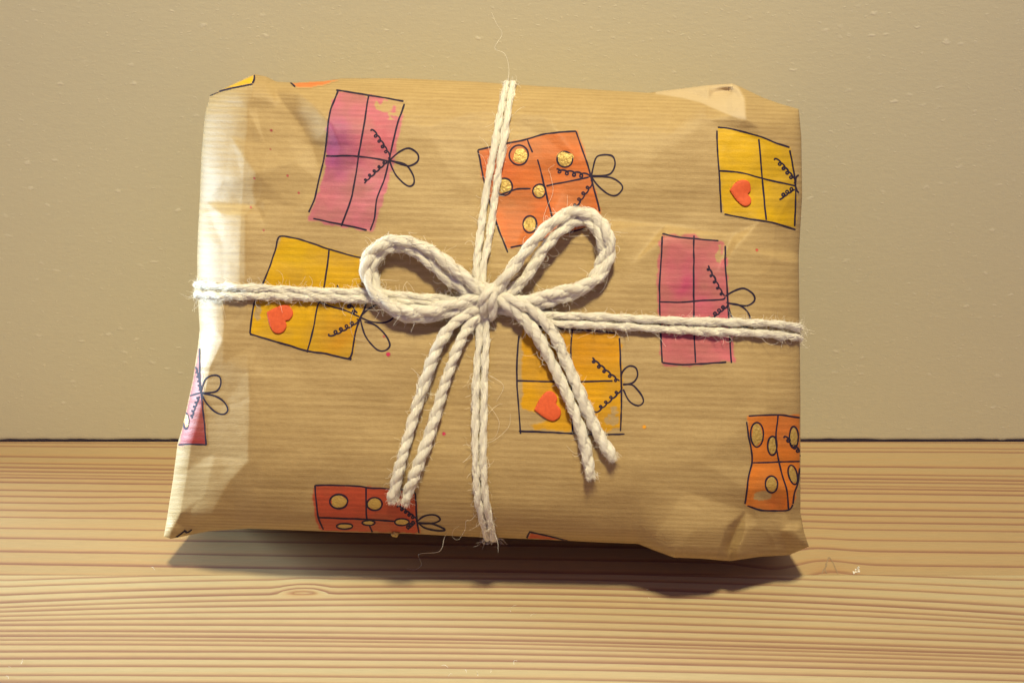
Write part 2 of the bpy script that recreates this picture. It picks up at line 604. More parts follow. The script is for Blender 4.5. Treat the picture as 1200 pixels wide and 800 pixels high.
            for q in range(7):
                cx, cy = 1003 + r2.normal(0, 3.0), 668 + r2.normal(0, 1.6)
                a = np.sort(r2.uniform(0, 2 * math.pi, 6))
                rr = r2.uniform(0.9, 2.4, 6)
                P = np.stack([cx + rr * np.cos(a), cy + 0.8 * rr * np.sin(a)], 1)
                W = to_table(P[:, 0], P[:, 1])
                W[:, 2] = 0.00030
                W2 = W.copy()
                W2[:, 2] = 0.00005
                k = np.arange(6)
                S = np.stack([k, k + 6, (k + 1) % 6 + 6, (k + 1) % 6], 1)
                link('paint_chip', mesh_np('paint_chip', np.vstack([W, W2]), [np.arange(6)[None, :], S], False), pl, CHIP)
    return root


TABLE = build_boards()

# ------------------------------------------------------------------ the parcel: shape of the sheet
D0 = 0.405                        # distance of the front of the parcel along the optical axis
PXM = D0 / FPX                    # metres per photo pixel there
OUT_L = np.array([(246, 112), (240, 135), (236, 180), (234, 235), (232, 270), (231, 300), (231, 340), (234, 385), (232, 405), (226, 445),
                  (214, 500), (208, 520), (203, 560), (196, 605), (192, 628)], float)
OUT_B = np.array([(192, 628), (200, 631), (225, 626), (245, 622), (290, 619), (350, 621), (400, 623), (480, 625), (560, 629),
                  (640, 632), (700, 635), (748, 637), (768, 645), (790, 653), (820, 654), (855, 657), (890, 652),
                  (925, 650), (948, 640)], float)
OUT_R = np.array([(936, 128), (939, 160), (940, 230), (936, 300), (937, 380), (938, 470), (938, 560), (938, 600),
                  (942, 622), (948, 640)], float)
OUT_T = np.array([(246, 112), (270, 100), (298, 87), (312, 90), (324, 96), (345, 97), (380, 95), (400, 92), (470, 92),
                  (560, 96), (600, 99), (680, 104), (760, 109), (782, 106), (830, 100), (858, 98), (870, 103),
                  (895, 115), (915, 122), (936, 128)], float)

# creases and facets: (x, y, millimetres out of the smooth pillow)
CTRL = [
    # top left: gusset fold, then the flank that faces the window
    (246, 112, 0), (272, 101, 1.2), (299, 90, 1.6), (316, 97, 1.0), (328, 116, 0.0), (348, 141, -0.2), (366, 170, -0.2), (318, 130, -0.3), (335, 158, -0.2),
    (342, 102, 4.2), (366, 121, 4.4), (389, 146, 3.8), (400, 174, 1.8), (420, 118, 2.2), (450, 150, 1.2), (300, 130, -0.3), (310, 170, 0.2),
    (345, 190, 0.9), (380, 215, 0.2), (292, 130, 0.6), (270, 160, 0.2), (264, 210, 0.0), (284, 210, 0.7), (300, 203, 2.0), (318, 220, 0.9), (296, 222, 0.8),
    (281, 239, -1.2), (300, 241, 0.0), (310, 234, 0.3), (340, 242, -0.1), (350, 252, 0.5), (420, 256, 0.5), (330, 250, 0.4), (450, 246, -0.25), (560, 256, -0.2), (258, 236, -1.3), (240, 236, -0.9),
    (288, 252, 1.6), (288, 290, 2.0), (288, 328, 1.6), (262, 252, 0.4), (262, 290, 0.6), (310, 262, 0.9), (320, 300, 0.7), (350, 320, 0.2),
    (262, 350, 0.6), (262, 398, 0.8), (248, 375, 0.0), (290, 372, 0.5), (300, 400, 0.6),
    # lower left flank
    (232, 420, -0.3), (226, 445, -1.0), (216, 500, -1.7), (209, 520, -1.8), (204, 560, -1.8), (198, 600, -1.2), (262, 425, 0.6), (258, 480, 0.1),
    (252, 530, -0.1), (293, 432, 1.6), (293, 490, 1.9), (291, 540, 1.9), (272, 560, 1.8), (240, 580, 1.6), (212, 600, 1.0),
    (330, 500, 0.9), (330, 560, 0.9), (345, 600, 0.2), (205, 612, -0.6), (248, 602, 2.2), (230, 617, -1.2), (275, 608, 0.6), (300, 585, 1.2),
    (192, 628, 0), (310, 440, 0.8), (345, 420, 0.2), (360, 450, 0.2), (380, 520, 0.2),
    # the fold across the face
    (620, 250, -1.2), (640, 266, 0.9), (700, 256, -1.4), (700, 271, 1.1), (780, 263, -1.4), (780, 278, 1.1), (860, 275, -1.3),
    (862, 289, 1.0), (935, 296, -1.0), (935, 310, 0.9), (560, 230, -0.3), (660, 225, -0.6), (760, 225, -0.5), (860, 235, -0.4), (680, 190, 0.3), (770, 190, 0.4), (520, 190, 0.4), (500, 235, -0.2), (600, 300, 0.1), (740, 310, 0.2),
    (840, 320, 0.1), (520, 290, 0), (470, 200, 0.1), (500, 150, 1.0), (440, 180, 0.3), (420, 300, 0.1), (430, 380, 0),
    # top edge: a long shallow dent beside the vertical twine
    (540, 150, -0.3), (560, 130, 0.5), (640, 137, 1.4), (680, 150, -0.1), (620, 150, -0.4), (740, 140, 1.2), (780, 160, 0.9),
    # top right pocket
(770, 109, 0.5), (800, 104, 0.8), (830, 101.5, 2.0), (860, 99.5, 3.6), (854, 106.5, -2.6), (836, 109, -2.9), (816, 111, -2.2), (795, 111, -0.8), (830, 118, -0.2), (850, 122, 0.6), (866, 104, 3.4), (874, 116, 4.2),
    (874, 138, 4.0), (855, 137, 2.4), (825, 124, 1.0), (889, 150, 3.2), (860, 152, 1.6), (830, 140, 1.0), (905, 128, 1.6), (922, 150, 1.2), (936, 128, 0), (900, 170, 2.2), (850, 175, 0.9), (925, 200, 0.8),
    (915, 240, 0.5), (890, 260, 0.4),
    # right edge and lower right ear
    (905, 350, 0.3), (900, 420, 0.3), (915, 470, 0.7), (872, 500, 0.2), (880, 541, -1.0), (910, 541, -1.3), (936, 541, -0.8), (905, 568, 0.7), (925, 575, 0.5),
    (880, 575, 0.4), (874, 598, -0.4), (863, 620, -2.2), (855, 640, -2.8), (853, 656, -2.4), (844, 640, 0.9), (841, 652, 0.9), (852, 616, 0.9), (865, 645, 1.3), (864, 655, 1.2), (873, 625, 1.4), (878, 640, 1.4), (890, 612, 1.0),
    (918, 598, -0.6), (914, 622, 1.0), (925, 612, 0.8), (931, 622, 3.2), (940, 634, 2.8), (948, 640, 1.0), (925, 649, 0), (800, 575, -0.6), (780, 610, -0.4), (760, 632, 0.0), (790, 648, 1.4),
    (815, 620, 1.0), (740, 560, 0.3), (820, 540, 0.3), (700, 610, 0.2), (650, 560, 0), (600, 600, 0.2), (500, 600, 0.2), (420, 590, 0.3), (400, 480, 0.0),
    (480, 450, 0), (640, 470, 0), (760, 440, 0.2), (820, 470, 0.3), (500, 520, 0), (700, 520, 0),
]
RX0, RY0, RW, RH = 160, 60, 820, 630


def crease_raster():
    pts = list(CTRL)
    for x in range(RX0, RX0 + RW + 1, 205):
        pts += [(x, RY0, 0), (x, RY0 + RH, 0)]
    for y in range(RY0 + 90, RY0 + RH, 90):
        pts += [(RX0, y, 0), (RX0 + RW, y, 0)]
    P = [Vector((p[0], p[1])) for p in pts]
    res = delaunay_2d_cdt(P, [], [], 0, 1e-4)
    vv = np.array([(v.x, v.y) for v in res[0]])
    h = np.array([pts[o[0]][2] for o in res[3]])
    A = np.zeros((RH + 1, RW + 1))
    for tri in res[2]:
        if len(tri) != 3:
            continue
        a, b, c = vv[tri[0]], vv[tri[1]], vv[tri[2]]
        x0, x1 = int(min(a[0], b[0], c[0])), int(max(a[0], b[0], c[0])) + 1
        y0, y1 = int(min(a[1], b[1], c[1])), int(max(a[1], b[1], c[1])) + 1
        X, Y = np.meshgrid(np.arange(x0, x1 + 1), np.arange(y0, y1 + 1))
        den = (b[1] - c[1]) * (a[0] - c[0]) + (c[0] - b[0]) * (a[1] - c[1])
        if abs(den) < 1e-9:
            continue
        wa = ((b[1] - c[1]) * (X - c[0]) + (c[0] - b[0]) * (Y - c[1])) / den
        wb = ((c[1] - a[1]) * (X - c[0]) + (a[0] - c[0]) * (Y - c[1])) / den
        wc = 1 - wa - wb
        m = (wa >= -1e-6) & (wb >= -1e-6) & (wc >= -1e-6)
        val = wa * h[tri[0]] + wb * h[tri[1]] + wc * h[tri[2]]
        A[Y[m] - RY0, X[m] - RX0] = val[m]
    A = 1.65 * (0.68 * blur(A, 1.1) + 0.32 * blur(A, 5.0))
    sh = A.shape
    # thin handling creases, most of them near the edges and folded corners
    X, Y = np.meshgrid(np.arange(sh[1]) + RX0, np.arange(sh[0]) + RY0)
    near = np.clip(np.exp(-(X - 235) / 70.0), 0, 1) + np.clip(np.exp(-(940 - X) / 60.0), 0, 1) + 0.6 * np.clip(np.exp(-(Y - 100) / 35.0), 0, 1) + 0.5 * np.clip(np.exp(-(640 - Y) / 40.0), 0, 1)
    ridge = (1 - np.abs(smooth_noise(sh, (75, 60), 51, 1))) ** 9 - 0.7 * (1 - np.abs(smooth_noise(sh, (55, 90), 52, 1))) ** 9
    A += 0.42 * np.clip(near, 0.10, 1.0) * blur(ridge, 1.0)
    A += 0.55 * smooth_noise(sh, (60, 110), 41, 2) + 0.13 * smooth_noise(sh, (16, 150), 44, 2) + 0.07 * smooth_noise(sh, (20, 26), 42, 2) + 0.025 * smooth_noise(sh, (9, 9), 43, 1)
    return A


CR = crease_raster()


def sample_cr(px, py):
    x = np.clip(px - RX0, 0, RW - 1.001)
    y = np.clip(py - RY0, 0, RH - 1.001)
    x0 = x.astype(int)
    y0 = y.astype(int)
    fx = x - x0
    fy = y - y0
    return (CR[y0, x0] * (1 - fx) + CR[y0, x0 + 1] * fx) * (1 - fy) + (CR[y0 + 1, x0] * (1 - fx) + CR[y0 + 1, x0 + 1] * fx) * fy


H_WRAP = np.array([(228, 339), (300, 342), (400, 345), (560, 352), (620, 371), (700, 377), (800, 381), (940, 388)], float)
V_WRAP = np.array([(597, 97), (586, 150), (572, 230), (562, 300), (560, 350), (566, 400), (563, 450), (561, 520), (564, 580), (573, 632)], float)


def quarter(d, W):
    t = np.clip(1 - d / W, 0, 1)
    return 1 - np.sqrt(np.maximum(1 - t * t, 0))


def depth_out(px, py):
    """metres in front of the plane at D0"""
    l = np.interp(py, OUT_L[:, 1], OUT_L[:, 0])
    r = np.interp(py, OUT_R[:, 1], OUT_R[:, 0])
    t = np.interp(px, OUT_T[:, 0], OUT_T[:, 1])
    b = np.interp(px, OUT_B[:, 0], OUT_B[:, 1])
    dl, dr, dt, db = [np.maximum(q, 0) for q in (px - l, r - px, py - t, b - py)]
    WL = np.interp(py, [110, 240, 335, 350, 400, 430, 640], [52, 50, 50, 30, 28, 18, 14])
    RL = np.interp(py, [110, 335, 350, 430, 640], [15, 15, 12, 8, 6]) * 1e-3
    WT = np.interp(px, [240, 320, 420, 760, 820, 940], [26, 30, 84, 84, 50, 34])
    RT = np.interp(px, [240, 420, 760, 940], [10, 23, 23, 13]) * 1e-3
    WB = np.interp(px, [190, 300, 400, 740, 800, 950], [26, 60, 105, 105, 60, 40])
    RB_ = np.interp(px, [190, 300, 400, 740, 800, 950], [5, 12, 21, 20, 12, 6]) * 1e-3
    WR = np.interp(py, [120, 300, 560, 640], [70, 80, 60, 24])
    RR = np.interp(py, [120, 300, 560, 640], [11, 13, 11, 6]) * 1e-3
    # the left flank is a bevel more than a curve
    bl = np.clip(1 - dl / WL, 0, 1)
    el = RL * (0.45 * bl ** 1.25 + 0.55 * quarter(dl, WL * 0.8))
    ev = np.maximum(RT * quarter(dt, WT), RB_ * quarter(db, WB))
    er = RR * quarter(dr, WR)
    eh = np.maximum(el, er)
    edge = np.sqrt(eh * eh + ev * ev)
    pil = 0.0055 * (1 - ((px - 575) / 370) ** 2) + 0.0068 * (1 - ((py - 420) / 280) ** 2)
    tilt = -(440 - py) * PXM * math.tan(math.radians(2.0))
    tilt = tilt + (px - 575) / 375 * 0.0045
    c = pil + tilt - edge + sample_cr(px, py) * 1e-3
    # the lower corners fall back towards the board
    c -= 0.019 * np.exp(-(((948 - px) / 90) ** 2 + ((645 - py) / 70) ** 2))
    c -= 0.018 * np.exp(-(((px - 192) / 115) ** 2 + ((630 - py) / 75) ** 2))
    # the twine bites into the paper
    hy = np.interp(px, H_WRAP[:, 0], H_WRAP[:, 1])
    vx = np.interp(py, V_WRAP[:, 1], V_WRAP[:, 0])
    endh = np.exp(-np.minimum(dl, dr) / 30)
    c -= 0.0012 * (0.6 + 1.0 * endh) * np.exp(-np.abs(py - hy) / 20)
    c -= 0.0009 * np.exp(-np.abs(px - vx) / 16)
    return c


def P3(px, py, c):
    return CAM + ray_dir(px, py) * (D0 - c)[..., None]


def side_curve(O, n, axis):
    s = np.concatenate([[0], np.cumsum(np.linalg.norm(np.diff(O, axis=0), axis=1))])
    s /= s[-1]
    t = np.linspace(0, 1, n)
    t = 0.60 * t + 0.40 * (0.5 - 0.5 * np.cos(math.pi * t))
    # param by the running coordinate, so opposite sides match up
    a = O[:, axis]
    q = a[0] + (a[-1] - a[0]) * t
    return np.stack([np.interp(q, a, O[:, k]) for k in (0, 1)], 1), t


def build_sheet():
    NC, NR = 640, 500
    T, tu = side_curve(OUT_T, NC, 0)
    B, _ = side_curve(OUT_B, NC, 0)
    L, tv = side_curve(OUT_L, NR, 1)
    R, _ = side_curve(OUT_R, NR, 1)
    u = tu[None, :, None]
    v = tv[:, None, None]
    coons = (1 - v) * T[None] + v * B[None] + (1 - u) * L[:, None] + u * R[:, None] \
        - ((1 - u) * (1 - v) * T[0] + u * (1 - v) * T[-1] + (1 - u) * v * B[0] + u * v * B[-1])
    px, py = coons[..., 0], coons[..., 1]
    c = depth_out(px, py)
    V = P3(px, py, c)
    # paper coordinates: length along the sheet, measured down its middle
    ym = np.linspace(90, 640, 1101)
    xm = np.full_like(ym, 480.0)
    cm = blur(depth_out(xm, ym)[None], 12)[0]
    pm = P3(xm, ym, cm)
    sm = np.concatenate([[0], np.cumsum(np.linalg.norm(np.diff(pm, axis=0), axis=1))])
    yy = py - (px - 480) * 0.030
    svs = np.interp(yy, ym, sm) + np.minimum(yy - 90, 0) * PXM + np.maximum(yy - 640, 0) * PXM
    su = (px - 575) * PXM
    uvw = np.stack([su, svs, np.zeros_like(su)], -1)
    pale = np.zeros_like(px)
    # inside of the folded pocket, top right: the unribbed back of the paper
    line = np.interp(px, [768, 800, 820, 845, 865, 876], [111, 116, 121, 132, 140, 142])
    ridge = np.interp(py, [98, 104, 116, 147], [864, 868, 874, 876])
    pale = np.clip((line - py) / 2.0, 0, 1) * np.clip((ridge - px) / 3.0, 0, 1) * (px > 768)
    verts = V.reshape(-1, 3)
    uvv = uvw.reshape(-1, 3)
    pal = pale.ravel()
    F = [grid_faces(NR, NC)]
    idx = np.arange(NR * NC).reshape(NR, NC)
    loop = np.concatenate([idx[0, :-1], idx[:-1, -1], idx[-1, :0:-1], idx[:0:-1, 0]])
    n = len(loop)
    cen = np.array([575.0, 375.0])
    pl = np.stack([px.ravel()[loop], py.ravel()[loop]], 1)
    cl = c.ravel()[loop]
    allv = [verts]
    alluv = [uvv]
    allp = [pal]
    prev = loop
    base = len(verts)
    TH = 0.088
    for k, f in enumerate((0.04, 0.10, 0.2, 0.35, 0.5, 0.65, 0.8, 0.92, 1.0)):
        cc = cl * (1 - f) - TH * f
        shrink = 1 - 0.035 * f - 0.05 * (f > 0.99)
        q = cen + (pl - cen) * shrink * (1 - cc[:, None] / D0 * 0.0)
        # keep the true width when going back: undo the growth of the ray cone
        scale = ((D0 - cl) / (D0 - cc))[:, None]
        q2 = np.array([600.0, 400.0]) + (q - np.array([600.0, 400.0])) * scale
        W = P3(q2[:, 0], q2[:, 1], cc)
        W[:, 2] = np.maximum(W[:, 2], 0.0004)
        W[:, 1] = np.minimum(W[:, 1], -0.0008)
        cur = base + np.arange(n)
        base += n
        F.append(np.stack([prev, np.roll(prev, -1), np.roll(cur, -1), cur], 1))
        allv.append(W)
        d = np.linalg.norm(W - allv[0][loop], axis=1)
        uvp = uvv[loop].copy()
        uvp[:, 0] += np.sign(uvp[:, 0]) * d * (np.abs(pl[:, 0] - cen[0]) > 300)
        uvp[:, 1] += np.sign(uvp[:, 1]) * d * (np.abs(pl[:, 1] - cen[1]) > 230)
        alluv.append(uvp)
        allp.append(np.zeros(n))
        prev = cur
    ctr = allv[-1].mean(0)
    ctr[1] = min(ctr[1], -0.002)
    allv.append(ctr[None])
    alluv.append(np.zeros((1, 3)))
    allp.append(np.zeros(1))
    F.append(np.stack([prev, np.roll(prev, -1), np.full(n, base)], 1))
    Vall = np.vstack(allv)
    me = mesh_np('wrapping_paper', Vall, F)
    attr(me, 'sheet', 'FLOAT_VECTOR', np.vstack(alluv))
    attr(me, 'pale', 'FLOAT', np.concatenate(allp))
    pc = np.zeros((len(Vall), 4))
    # spatters of pigment
    pxf, pyf = px.ravel(), py.ravel()
    for (x, y, r_, col) in [(455, 415, 2.6, (190, 50, 85)), (520, 508, 2.2, (190, 50, 85)), (318, 153, 1.6, (150, 50, 60)),
                            (337, 206, 1.4, (170, 60, 70)), (298, 209, 1.3, (170, 60, 70)), (317, 175, 1.0, (160, 60, 60)), (350, 226, 1.3, (180, 60, 80)),
                            (294, 243, 1.2, (180, 60, 80)), (309, 270, 1.2, (180, 60, 80)), (887, 293, 1.6, (190, 60, 60)), (755, 500, 2.2, (225, 150, 20)), (450, 394, 1.4, (180, 60, 80))]:
        a = np.clip((r_ - np.hypot(pxf - x, pyf - y)) / 0.8 + 0.5, 0, 1)
        m = a > 0
        i = np.where(m)[0]
        pc[i, :3] = srgb(*col)
        pc[i, 3] = a[m]
    attr(me, 'paint', 'FLOAT_COLOR', pc)
    return me, Vall, F[0]


PARCEL = empty('wrapped_parcel', (-0.01, -0.10, 0.0))
PARCEL['label'] = 'soft parcel in brown ribbed kraft paper with hand drawn presents leaning on the panel'
PARCEL['category'] = 'parcel'


def child_of(o, root):
    """keep world coordinates baked in the mesh while the root sits at the thing's base"""
    o.matrix_parent_inverse = root.matrix_world.inverted()
    return o


bpy.context.view_layer.update()
ME_SHEET, V_SHEET, F_SHEET = build_sheet()
SHEET = child_of(link('wrapping_paper', ME_SHEET, PARCEL, KRAFT), PARCEL)
BVH = BVHTree.FromPolygons(V_SHEET.tolist(), [tuple(f) for f in F_SHEET.tolist()], all_triangles=False)
# for looking up the paper coordinates of a hit
UV_SHEET = np.zeros(len(V_SHEET) * 3, dtype=np.float32)
ME_SHEET.attributes['sheet'].data.foreach_get('vector', UV_SHEET)
UV_SHEET = UV_SHEET.reshape(-1, 3)
CAMV = Vector(CAM)


def hit(px, py):
    d = Vector(ray_dir(px, py))
    h = BVH.ray_cast(CAMV, d)
    if h[0] is None:
        return None
    nrm = h[1]
    if nrm.dot(d) > 0:
        nrm = -nrm
    return h[0], nrm, h[2]


def hits(PX, PY, off):
    """points this far off the paper, their paper coordinates and a validity mask"""
    n = len(PX)
    W = np.zeros((n, 3))
    U = np.zeros((n, 3))
    ok = np.zeros(n, bool)
    D = ray_dir(np.asarray(PX), np.asarray(PY))
    for i in range(n):
        h = BVH.ray_cast(CAMV, Vector(D[i]))
        if h[0] is None:
            continue
        nn = np.array(h[1])
        if nn @ D[i] > 0:
            nn = -nn
        p = np.array(h[0])
        W[i] = p + nn * (off if np.isscalar(off) else off[i])
        f = F_SHEET[h[2]]
        q = V_SHEET[f]
        wgt = 1 / (np.linalg.norm(q - p, axis=1) + 1e-7)
        U[i] = (UV_SHEET[f] * wgt[:, None]).sum(0) / wgt.sum()
        ok[i] = True
    return W, U, ok


def in_poly(X, Y, poly):
    ins = np.zeros(X.shape, bool)
    n = len(poly)
    for i in range(n):
        x0, y0 = poly[i]
        x1, y1 = poly[(i + 1) % n]
        cond = (y0 > Y) != (y1 > Y)
        with np.errstate(divide='ignore', invalid='ignore'):
            xi = (x1 - x0) * (Y - y0) / (y1 - y0 + 1e-12) + x0
        ins ^= cond & (X < xi)
    return ins


def compact(V, F, extra):
    used = np.unique(F)
    remap = -np.ones(len(V), int)
    remap[used] = np.arange(len(used))
    return V[used], remap[F], [e[used] for e in extra]


def wash(poly, colfn, parent, seed, name='paint_wash', rag=1.2):
    """a wash of thin colour lying on the paper"""
    P = np.asarray(poly, float)
    st = 1.15
    x = np.arange(P[:, 0].min() - 5, P[:, 0].max() + 5, st)
    y = np.arange(P[:, 1].min() - 5, P[:, 1].max() + 5, st)
    X, Y = np.meshgrid(x, y)
    n1 = smooth_noise(X.shape, 7, seed, 2)
    n2 = smooth_noise(X.shape, 7, seed + 1, 2)
    inside = in_poly(X + n1 * rag, Y + n2 * rag, P).astype(float)
    a = inside.copy()
    a[1:-1, 1:-1] = (inside[1:-1, 1:-1] * 2 + inside[:-2, 1:-1] + inside[2:, 1:-1] + inside[1:-1, :-2] + inside[1:-1, 2:]) / 6
    rgb, al = colfn(X, Y, seed)
    a = a * al
    keep = a > 0.02
    W, U, ok = hits(X.ravel(), Y.ravel(), 0.00005)
    F = grid_faces(*X.shape)
    kv = keep.ravel()
    sel = ok[F].all(1) & kv[F].any(1)
    F = F[sel]
    if len(F) == 0:
        return None
    col = np.concatenate([rgb.reshape(-1, 3), a.reshape(-1, 1)], 1)
    W, F, (U, col) = compact(W, F, [U, col])
    me = mesh_np(name, W, F)
    attr(me, 'sheet', 'FLOAT_VECTOR', U)
    attr(me, 'paint', 'FLOAT_COLOR', col)
    attr(me, 'pale', 'FLOAT', np.zeros(len(W)))
    return child_of(link(name, me, parent, KRAFT), PARCEL)


def strokes(lines, parent, width=0.98, seed=1, name='ink_outline'):
    """all ink of one drawing, a thin ribbon per pen stroke"""
    r = np.random.default_rng(seed)
    VV, FF = [], []
    o = 0
    for ln in lines:
        wmul = 1.0
        if isinstance(ln, tuple) and isinstance(ln[0], float):
            wmul, ln = ln
        C = catmull(ln, 1.1)
        m = len(C)
        C = C + 0.22 * np.stack([smooth_noise((1, m), (1, 9), int(r.integers(1e6)), 1)[0],
                                 smooth_noise((1, m), (1, 9), int(r.integers(1e6)), 1)[0]], 1)
        T = np.gradient(C, axis=0)
        T /= np.linalg.norm(T, axis=1)[:, None] + 1e-9
        N = np.stack([-T[:, 1], T[:, 0]], 1)
        ww = width * wmul * (1 + 0.16 * smooth_noise((1, m), (1, 7), int(r.integers(1e6)), 2)[0])
        ww[0] *= 0.6
        ww[-1] *= 0.7
        rows = np.concatenate([C + N * (ww * s)[:, None] for s in (-1, 0, 1)])
        W, U, ok = hits(rows[:, 0], rows[:, 1], 0.00011)
        k = np.arange(m - 1)
        f = np.concatenate([np.stack([a * m + k, a * m + k + 1, (a + 1) * m + k + 1, (a + 1) * m + k], 1) for a in (0, 1)])
        f = f[ok[f].all(1)]
        if len(f) == 0:
            continue
        W, f, _ = compact(W, f, [])
        VV.append(W)
        FF.append(f + o)
        o += len(W)
    if not VV:
        return None
    return child_of(link(name, mesh_np(name, np.vstack(VV), np.vstack(FF)), parent, INK), PARCEL)


def curl(p0, p1, loops, amp, phase=0.0):
    """a springy ribbon end between two points, drawn as one stroke"""
    p0 = np.array(p0, float)
    p1 = np.array(p1, float)
    d = p1 - p0
    L = np.linalg.norm(d)
    d /= L
    nrm = np.array([-d[1], d[0]])
    t = np.linspace(0, 1, int(loops * 12) + 2)
    th = t * loops * 2 * math.pi + phase
    adv = t * L - 1.35 * amp * np.sin(th)
    off = amp * (np.cos(th) - 1) * np.interp(t, [0, 0.15, 0.85, 1], [0.5, 1, 1, 0.5])
    return [tuple(p0 + d * a + nrm * b) for a, b in zip(adv, off)]


def oval(cx, cy, rx, ry, tilt=0, n=14, over=1):
    a = np.linspace(0.3, 0.3 + 2 * math.pi + 0.15 * over, n)
    x = rx * np.cos(a)
    y = ry * np.sin(a)
    ct, st_ = math.cos(tilt), math.sin(tilt)
    return [(cx + x_ * ct - y_ * st_, cy + x_ * st_ + y_ * ct) for x_, y_ in zip(x, y)]


def gold_dot(cx, cy, rx, ry, parent, tilt=0, height=0.00022):
    rings = 5
    seg = 22
    X, Y, O = [cx], [cy], [height]
    for k in range(1, rings + 1):
        f = k / rings
        for s in range(seg):
            a = 2 * math.pi * s / seg
            j = 1 + 0.07 * math.sin(3 * a + cx) + 0.05 * math.sin(5 * a + cy)
            x = rx * f * math.cos(a) * j
            y = ry * f * math.sin(a) * j
            ct, st_ = math.cos(tilt), math.sin(tilt)
            X.append(cx + x * ct - y * st_)
            Y.append(cy + x * st_ + y * ct)
            O.append(0.00007 + (height - 0.00007) * (1 - f ** 4) * (0.75 + 0.25 * math.sin(4 * a + 6 * f)))
    W, U, ok = hits(X, Y, np.array(O))
    tri = np.array([(0, 1 + s, 1 + (s + 1) % seg) for s in range(seg)])
    quad = []
    for k in range(rings - 1):
        for s in range(seg):
            a = 1 + k * seg + s
            b = 1 + k * seg + (s + 1) % seg
            quad.append((a, a + seg, b + seg, b))
    quad = np.array(quad)
    tri = tri[ok[tri].all(1)]
    quad = quad[ok[quad].all(1)]
    if len(tri) == 0 and len(quad) == 0:
        return None
    used = np.unique(np.concatenate([tri.ravel(), quad.ravel()])).astype(int)
    mp = -np.ones(len(W), int)
    mp[used] = np.arange(len(used))
    return child_of(link('gold_dot', mesh_np('gold_dot', W[used], [mp[tri], mp[quad]]), parent, GOLD), PARCEL)


def bead(px, py, c, rad, parent):
    """a crumb of gilt paint standing off the sheet"""
    p0 = P3(np.array(float(px)), np.array(float(py)), np.array(float(c)))
    V = []
    nr, ns = 8, 12
    for i in range(nr + 1):
        th = math.pi * i / nr
        for j in range(ns):
            a = 2 * math.pi * j / ns
            k = 1 + 0.16 * math.sin(3 * a + 2 * th) + 0.12 * math.cos(2 * a - 5 * th)
            V.append(p0 + rad * k * np.array([1.1 * math.sin(th) * math.cos(a), math.sin(th) * math.sin(a), math.cos(th)]))
    F = []
    for i in range(nr):
        for j in range(ns):
            F.append((i * ns + j, i * ns + (j + 1) % ns, (i + 1) * ns + (j + 1) % ns, (i + 1) * ns + j))
    return child_of(link('gold_crumb', mesh_np('gold_crumb', np.array(V), np.array(F)), parent, GOLD), PARCEL)


def heart(poly, parent):
    """a cut-out heart glued on: real thickness"""
    P = catmull(list(poly) + [poly[0]], 1.2)[:-1]
    n = len(P)
    cen = P.mean(0)
    X, Y, O = [cen[0]], [cen[1]], [0.0007]
    rings = [(0.35, 0.00070), (0.7, 0.00069), (0.93, 0.00066), (1.0, 0.00054), (1.0, 0.00002)]
    for f, o in rings:
        for p in P:
            q = cen + (p - cen) * f
            X.append(q[0])
            Y.append(q[1])
            O.append(o)
    W, U, ok = hits(X, Y, np.array(O))
    k = np.arange(n)
    F = [np.stack([np.zeros(n, int), 1 + k, 1 + (k + 1) % n], 1)]
    Q = []
    for r_ in range(len(rings) - 1):
        a = 1 + r_ * n + k
        b = 1 + r_ * n + (k + 1) % n
        Q.append(np.stack([a, a + n, b + n, b], 1))
    F.append(np.vstack(Q))
    return child_of(link('heart_sticker', mesh_np('heart_sticker', W, F), parent, FELT), PARCEL)


def const(col, var=0.12, alpha=0.93, tints=()):
    E = np.array([1.30, 1.12, 1.10])
    base = np.minimum(srgb(*col) / E, 0.9)

    def fn(X, Y, seed):
        n = smooth_noise(X.shape, 26, seed + 5, 3)
        n2 = smooth_noise(X.shape, (6, 40), seed + 6, 2)
        rgb = base[None, None] * (1 + var * n + 0.6 * var * n2)[..., None]
        for (cx, cy, rx, ry, c, s) in tints:
            f = np.clip(np.exp(-(((X - cx) / rx) ** 2 + ((Y - cy) / ry) ** 2)) * (1 + 0.5 * n), 0, 1) * s
            rgb = rgb * (1 - f[..., None]) + (srgb(*c) / E)[None, None] * f[..., None]
        al = np.clip(alpha + 0.10 * n, 0, 1) * np.ones_like(X)
        return np.clip(rgb, 0, 1), al
    return fn


def bare(fn, spots, thr=0.0):
    """wash with places the brush missed"""
    def g(X, Y, seed):
        rgb, al = fn(X, Y, seed)
        n = 1.35 * smooth_noise(X.shape, 7, seed + 11, 3)
        for (cx, cy, rx, ry) in spots:
            f = np.clip(1.7 - 1.2 * (((X - cx) / rx) ** 2 + ((Y - cy) / ry) ** 2), 0, 1.4)
            al = al * np.clip(1 - (f + 0.85 * n * (f > 0)) * 2.6 + 1.1, 0.06, 1)
        return rgb, al
    return g


def drawing(fill, colfn, lines, seed, dots=(), dot_rings=(), hearts=(), rag=1.2, label=None):
    g = empty('gift_drawing', (0, 0, 0), PARCEL)
    child_of(g, PARCEL)
    g.matrix_world.identity()
    if label:
        g['label'] = label
    base_fill = colfn
    w_ = wash(fill, base_fill, g, seed, rag=rag)
    if w_:
        w_.matrix_parent_inverse.identity()
    for d in dots:
        o = gold_dot(*d[:4], g, *(d[4:]))
        if o:
            o.matrix_parent_inverse.identity()
    allines = list(lines) + [oval(*d) for d in dot_rings]
    s_ = strokes(allines, g, seed=seed)
    if s_:
        s_.matrix_parent_inverse.identity()
    for h_ in hearts:
        heart(h_, g).matrix_parent_inverse.identity()
    return g


